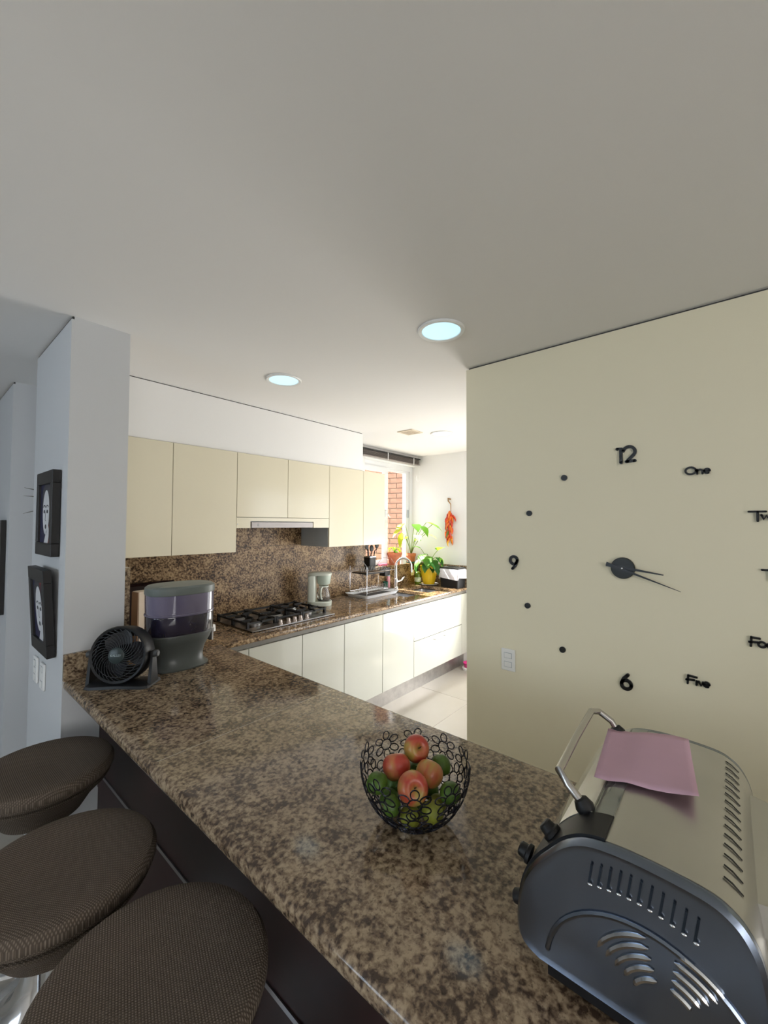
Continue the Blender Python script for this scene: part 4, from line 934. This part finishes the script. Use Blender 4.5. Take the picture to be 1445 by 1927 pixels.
# control strip, door, handle
dc = [p for p in prof[:37]]
def curved(x0, x1, off, m, name, pf=None):
    pf = pf or dc; c = Vector((.10, .10)); outer = []; inner = []
    for y, z in pf:
        n = (Vector((y, z)) - c).normalized(); outer.append((y + n.x * off, z + n.y * off)); inner.append((y - n.x * .006, z - n.y * .006))
    return obj(name, prism(bm_new(), outer + inner[::-1], 'x', x0, x1), m, ov, True)
cs = curved(.0115, .066, .003, M_blackp, 'control_strip')
for k, (y, z) in enumerate(((.207, .180), (.241, .132), (.250, .062))):
    n = (Vector((y, z)) - Vector((.10, .10))).normalized()
    q = obj('dial', lathe(bm_new(), [(.014, 0), (.014, .005), (.011, .007), (.010, .016), (.008, .018)], 20), M_blackp, cs, True, loc=(.038, y, z), rot=(math.atan2(n.y, n.x) * 1.0, 0, 0))
    q.rotation_euler = Vector((0, n.x, n.y)).to_track_quat('Z', 'X').to_euler()
gl = curved(.068, WO - .013, .002, mat('door_glass', (.17, .185, .17), .06, .3, var=.15, vscale=10, coat=1.0), 'glass_door')
curved(.066, WO - .012, .004, M_steel, 'door_top_rail', prof[24:33])
curved(.066, WO - .012, .004, M_steel, 'door_bottom_rail', prof[0:9])
hz = .2225
hn = obj('handle', tube(bm_new(), [(.075, .172, .216), (.074, .196, .240), (.082, .212, .252), (.20, .218, .2555), (.330, .224, .2555), (.352, .214, .250), (.356, .192, .236), (.357, .178, .214)], .0062, 10), mat('handle_steel', (.50, .48, .46), .25, 1.0, var=.03), ov, True)
for x, y in ((.075, .170), (.357, .177)): obj('handle_socket', lathe(bm_new(), [(.013, 0), (.014, .006), (.010, .016), (.006, .018)], 16), M_blackp, hn, True, loc=(x, y, .212), rot=(-.6, 0, 0))
b = bm_new(); R = []
for z, k in ((.03, .86), (.05, .96), (.12, 1.0), (.158, .95), (.178, .80)):
    R.append([(WO / 2 + .02 + .165 * k * math.cos(a), -.012 - .112 * k * math.sin(a), z) for a in [PI * i / 20 for i in range(21)]])
loft(b, R, True, True, close=True); obj('rear_bulge', b, M_steel, ov, True)
for k in range(15):
    x = .05 + k * .0225; obj('rear_slit', prism(bm_new(), [(.012, .2168), (.004, .2125), (-.006, .2035), (-.0062, .2045), (.0035, .2136), (.0115, .2178)], 'x', x, x + .0022), M_blackm, ov)
for x in (.03, WO - .03):
    for y in (.19, .0): obj('foot', lathe(bm_new(), [(.014, 0), (.016, .012)], 14), M_blackp, ov, loc=(x, y, 0))
obj('base_tray', bx(.004, WO - .004, -.02, .205, .008, .032), M_blackp, ov)

# pink sheet of paper on the oven
b = bm_new(); NX, NY = 12, 14; G = []
c00, c10, c11, c01 = Vector((.752, .178)), Vector((.946, .196)), Vector((.985, .066)), Vector((.765, .040))
def zt(y):
    pf = sorted([(yy, zz) for yy, zz in KN[7:14]])
    for (ya, za), (yb, zb) in zip(pf, pf[1:]):
        if ya <= y <= yb: return za + (zb - za) * (y - ya) / (yb - ya)
    return pf[-1][1] if y > pf[-1][0] else pf[0][1]
for i in range(NX + 1):
    row = []
    for j in range(NY + 1):
        s, t_ = i / NX, j / NY; p = c00 * (1 - s) * (1 - t_) + c10 * s * (1 - t_) + c11 * s * t_ + c01 * (1 - s) * t_
        z = ZB + zt(min(p.y, .158)) + .0075 + .016 * max(0, t_ - .55) ** 1.5 * (1 - s) ** 2 * 3 + .0012 * math.sin(7 * s + 5 * t_) ** 2
        row.append(b.verts.new((p.x, p.y, z)))
    G.append(row)
for i in range(NX):
    for j in range(NY): b.faces.new((G[i][j], G[i + 1][j], G[i + 1][j + 1], G[i][j + 1]))
po = tag(obj('paper_sheet', b, mat('pink_paper', (.62, .40, .50), .75, var=.03, vscale=15), None, True), 'pink sheet of paper lying on top of the toaster oven', 'paper')
sm = po.modifiers.new('thickness', 'SOLIDIFY'); sm.thickness = .0004

# ------------------------------------------------------------------ bar stools
st = thing('bar_stool', 'farthest bar stool, beside the pillar', 'stool', (.325, 1.750, 0), 0, 'taupe bar stools along the breakfast bar')
SH = .82
obj('seat', lathe(bm_new(), [(.168, SH - .050), (.186, SH - .046), (.195, SH - .032), (.195, SH - .018), (.186, SH - .004), (.170, SH), (.12, SH - .005), (.05, SH - .010), (.004, SH - .011)], 56, cap0=True), M_fabric, st, True)
obj('seat_skirt', lathe(bm_new(), [(.085, SH - .155), (.110, SH - .150), (.140, SH - .105), (.180, SH - .065), (.188, SH - .051), (.180, SH - .050)], 56), M_fabric, st, True)
obj('column', lathe(bm_new(), [(.024, .16), (.024, .40), (.034, .402), (.034, .67)], 24), M_chrome, st, True)
obj('trumpet_base', lathe(bm_new(), [(.205, 0), (.205, .006), (.196, .012), (.150, .026), (.105, .052), (.070, .095), (.048, .145), (.034, .20), (.028, .22)], 56), M_chrome, st, True)
b = bm_new(); tube(b, [(.09 * math.cos(a * PI / 12) - .06, .14 * math.sin(a * PI / 12), .30) for a in range(24)], .010, 8, True); obj('footrest', b, M_chrome, st, True)
dup(st, (.266, 1.218, 0), .5, 'middle bar stool of the row along the breakfast bar')
dup(st, (.313, .797, 0), -.3, 'nearest bar stool, at the bottom edge of the photo')
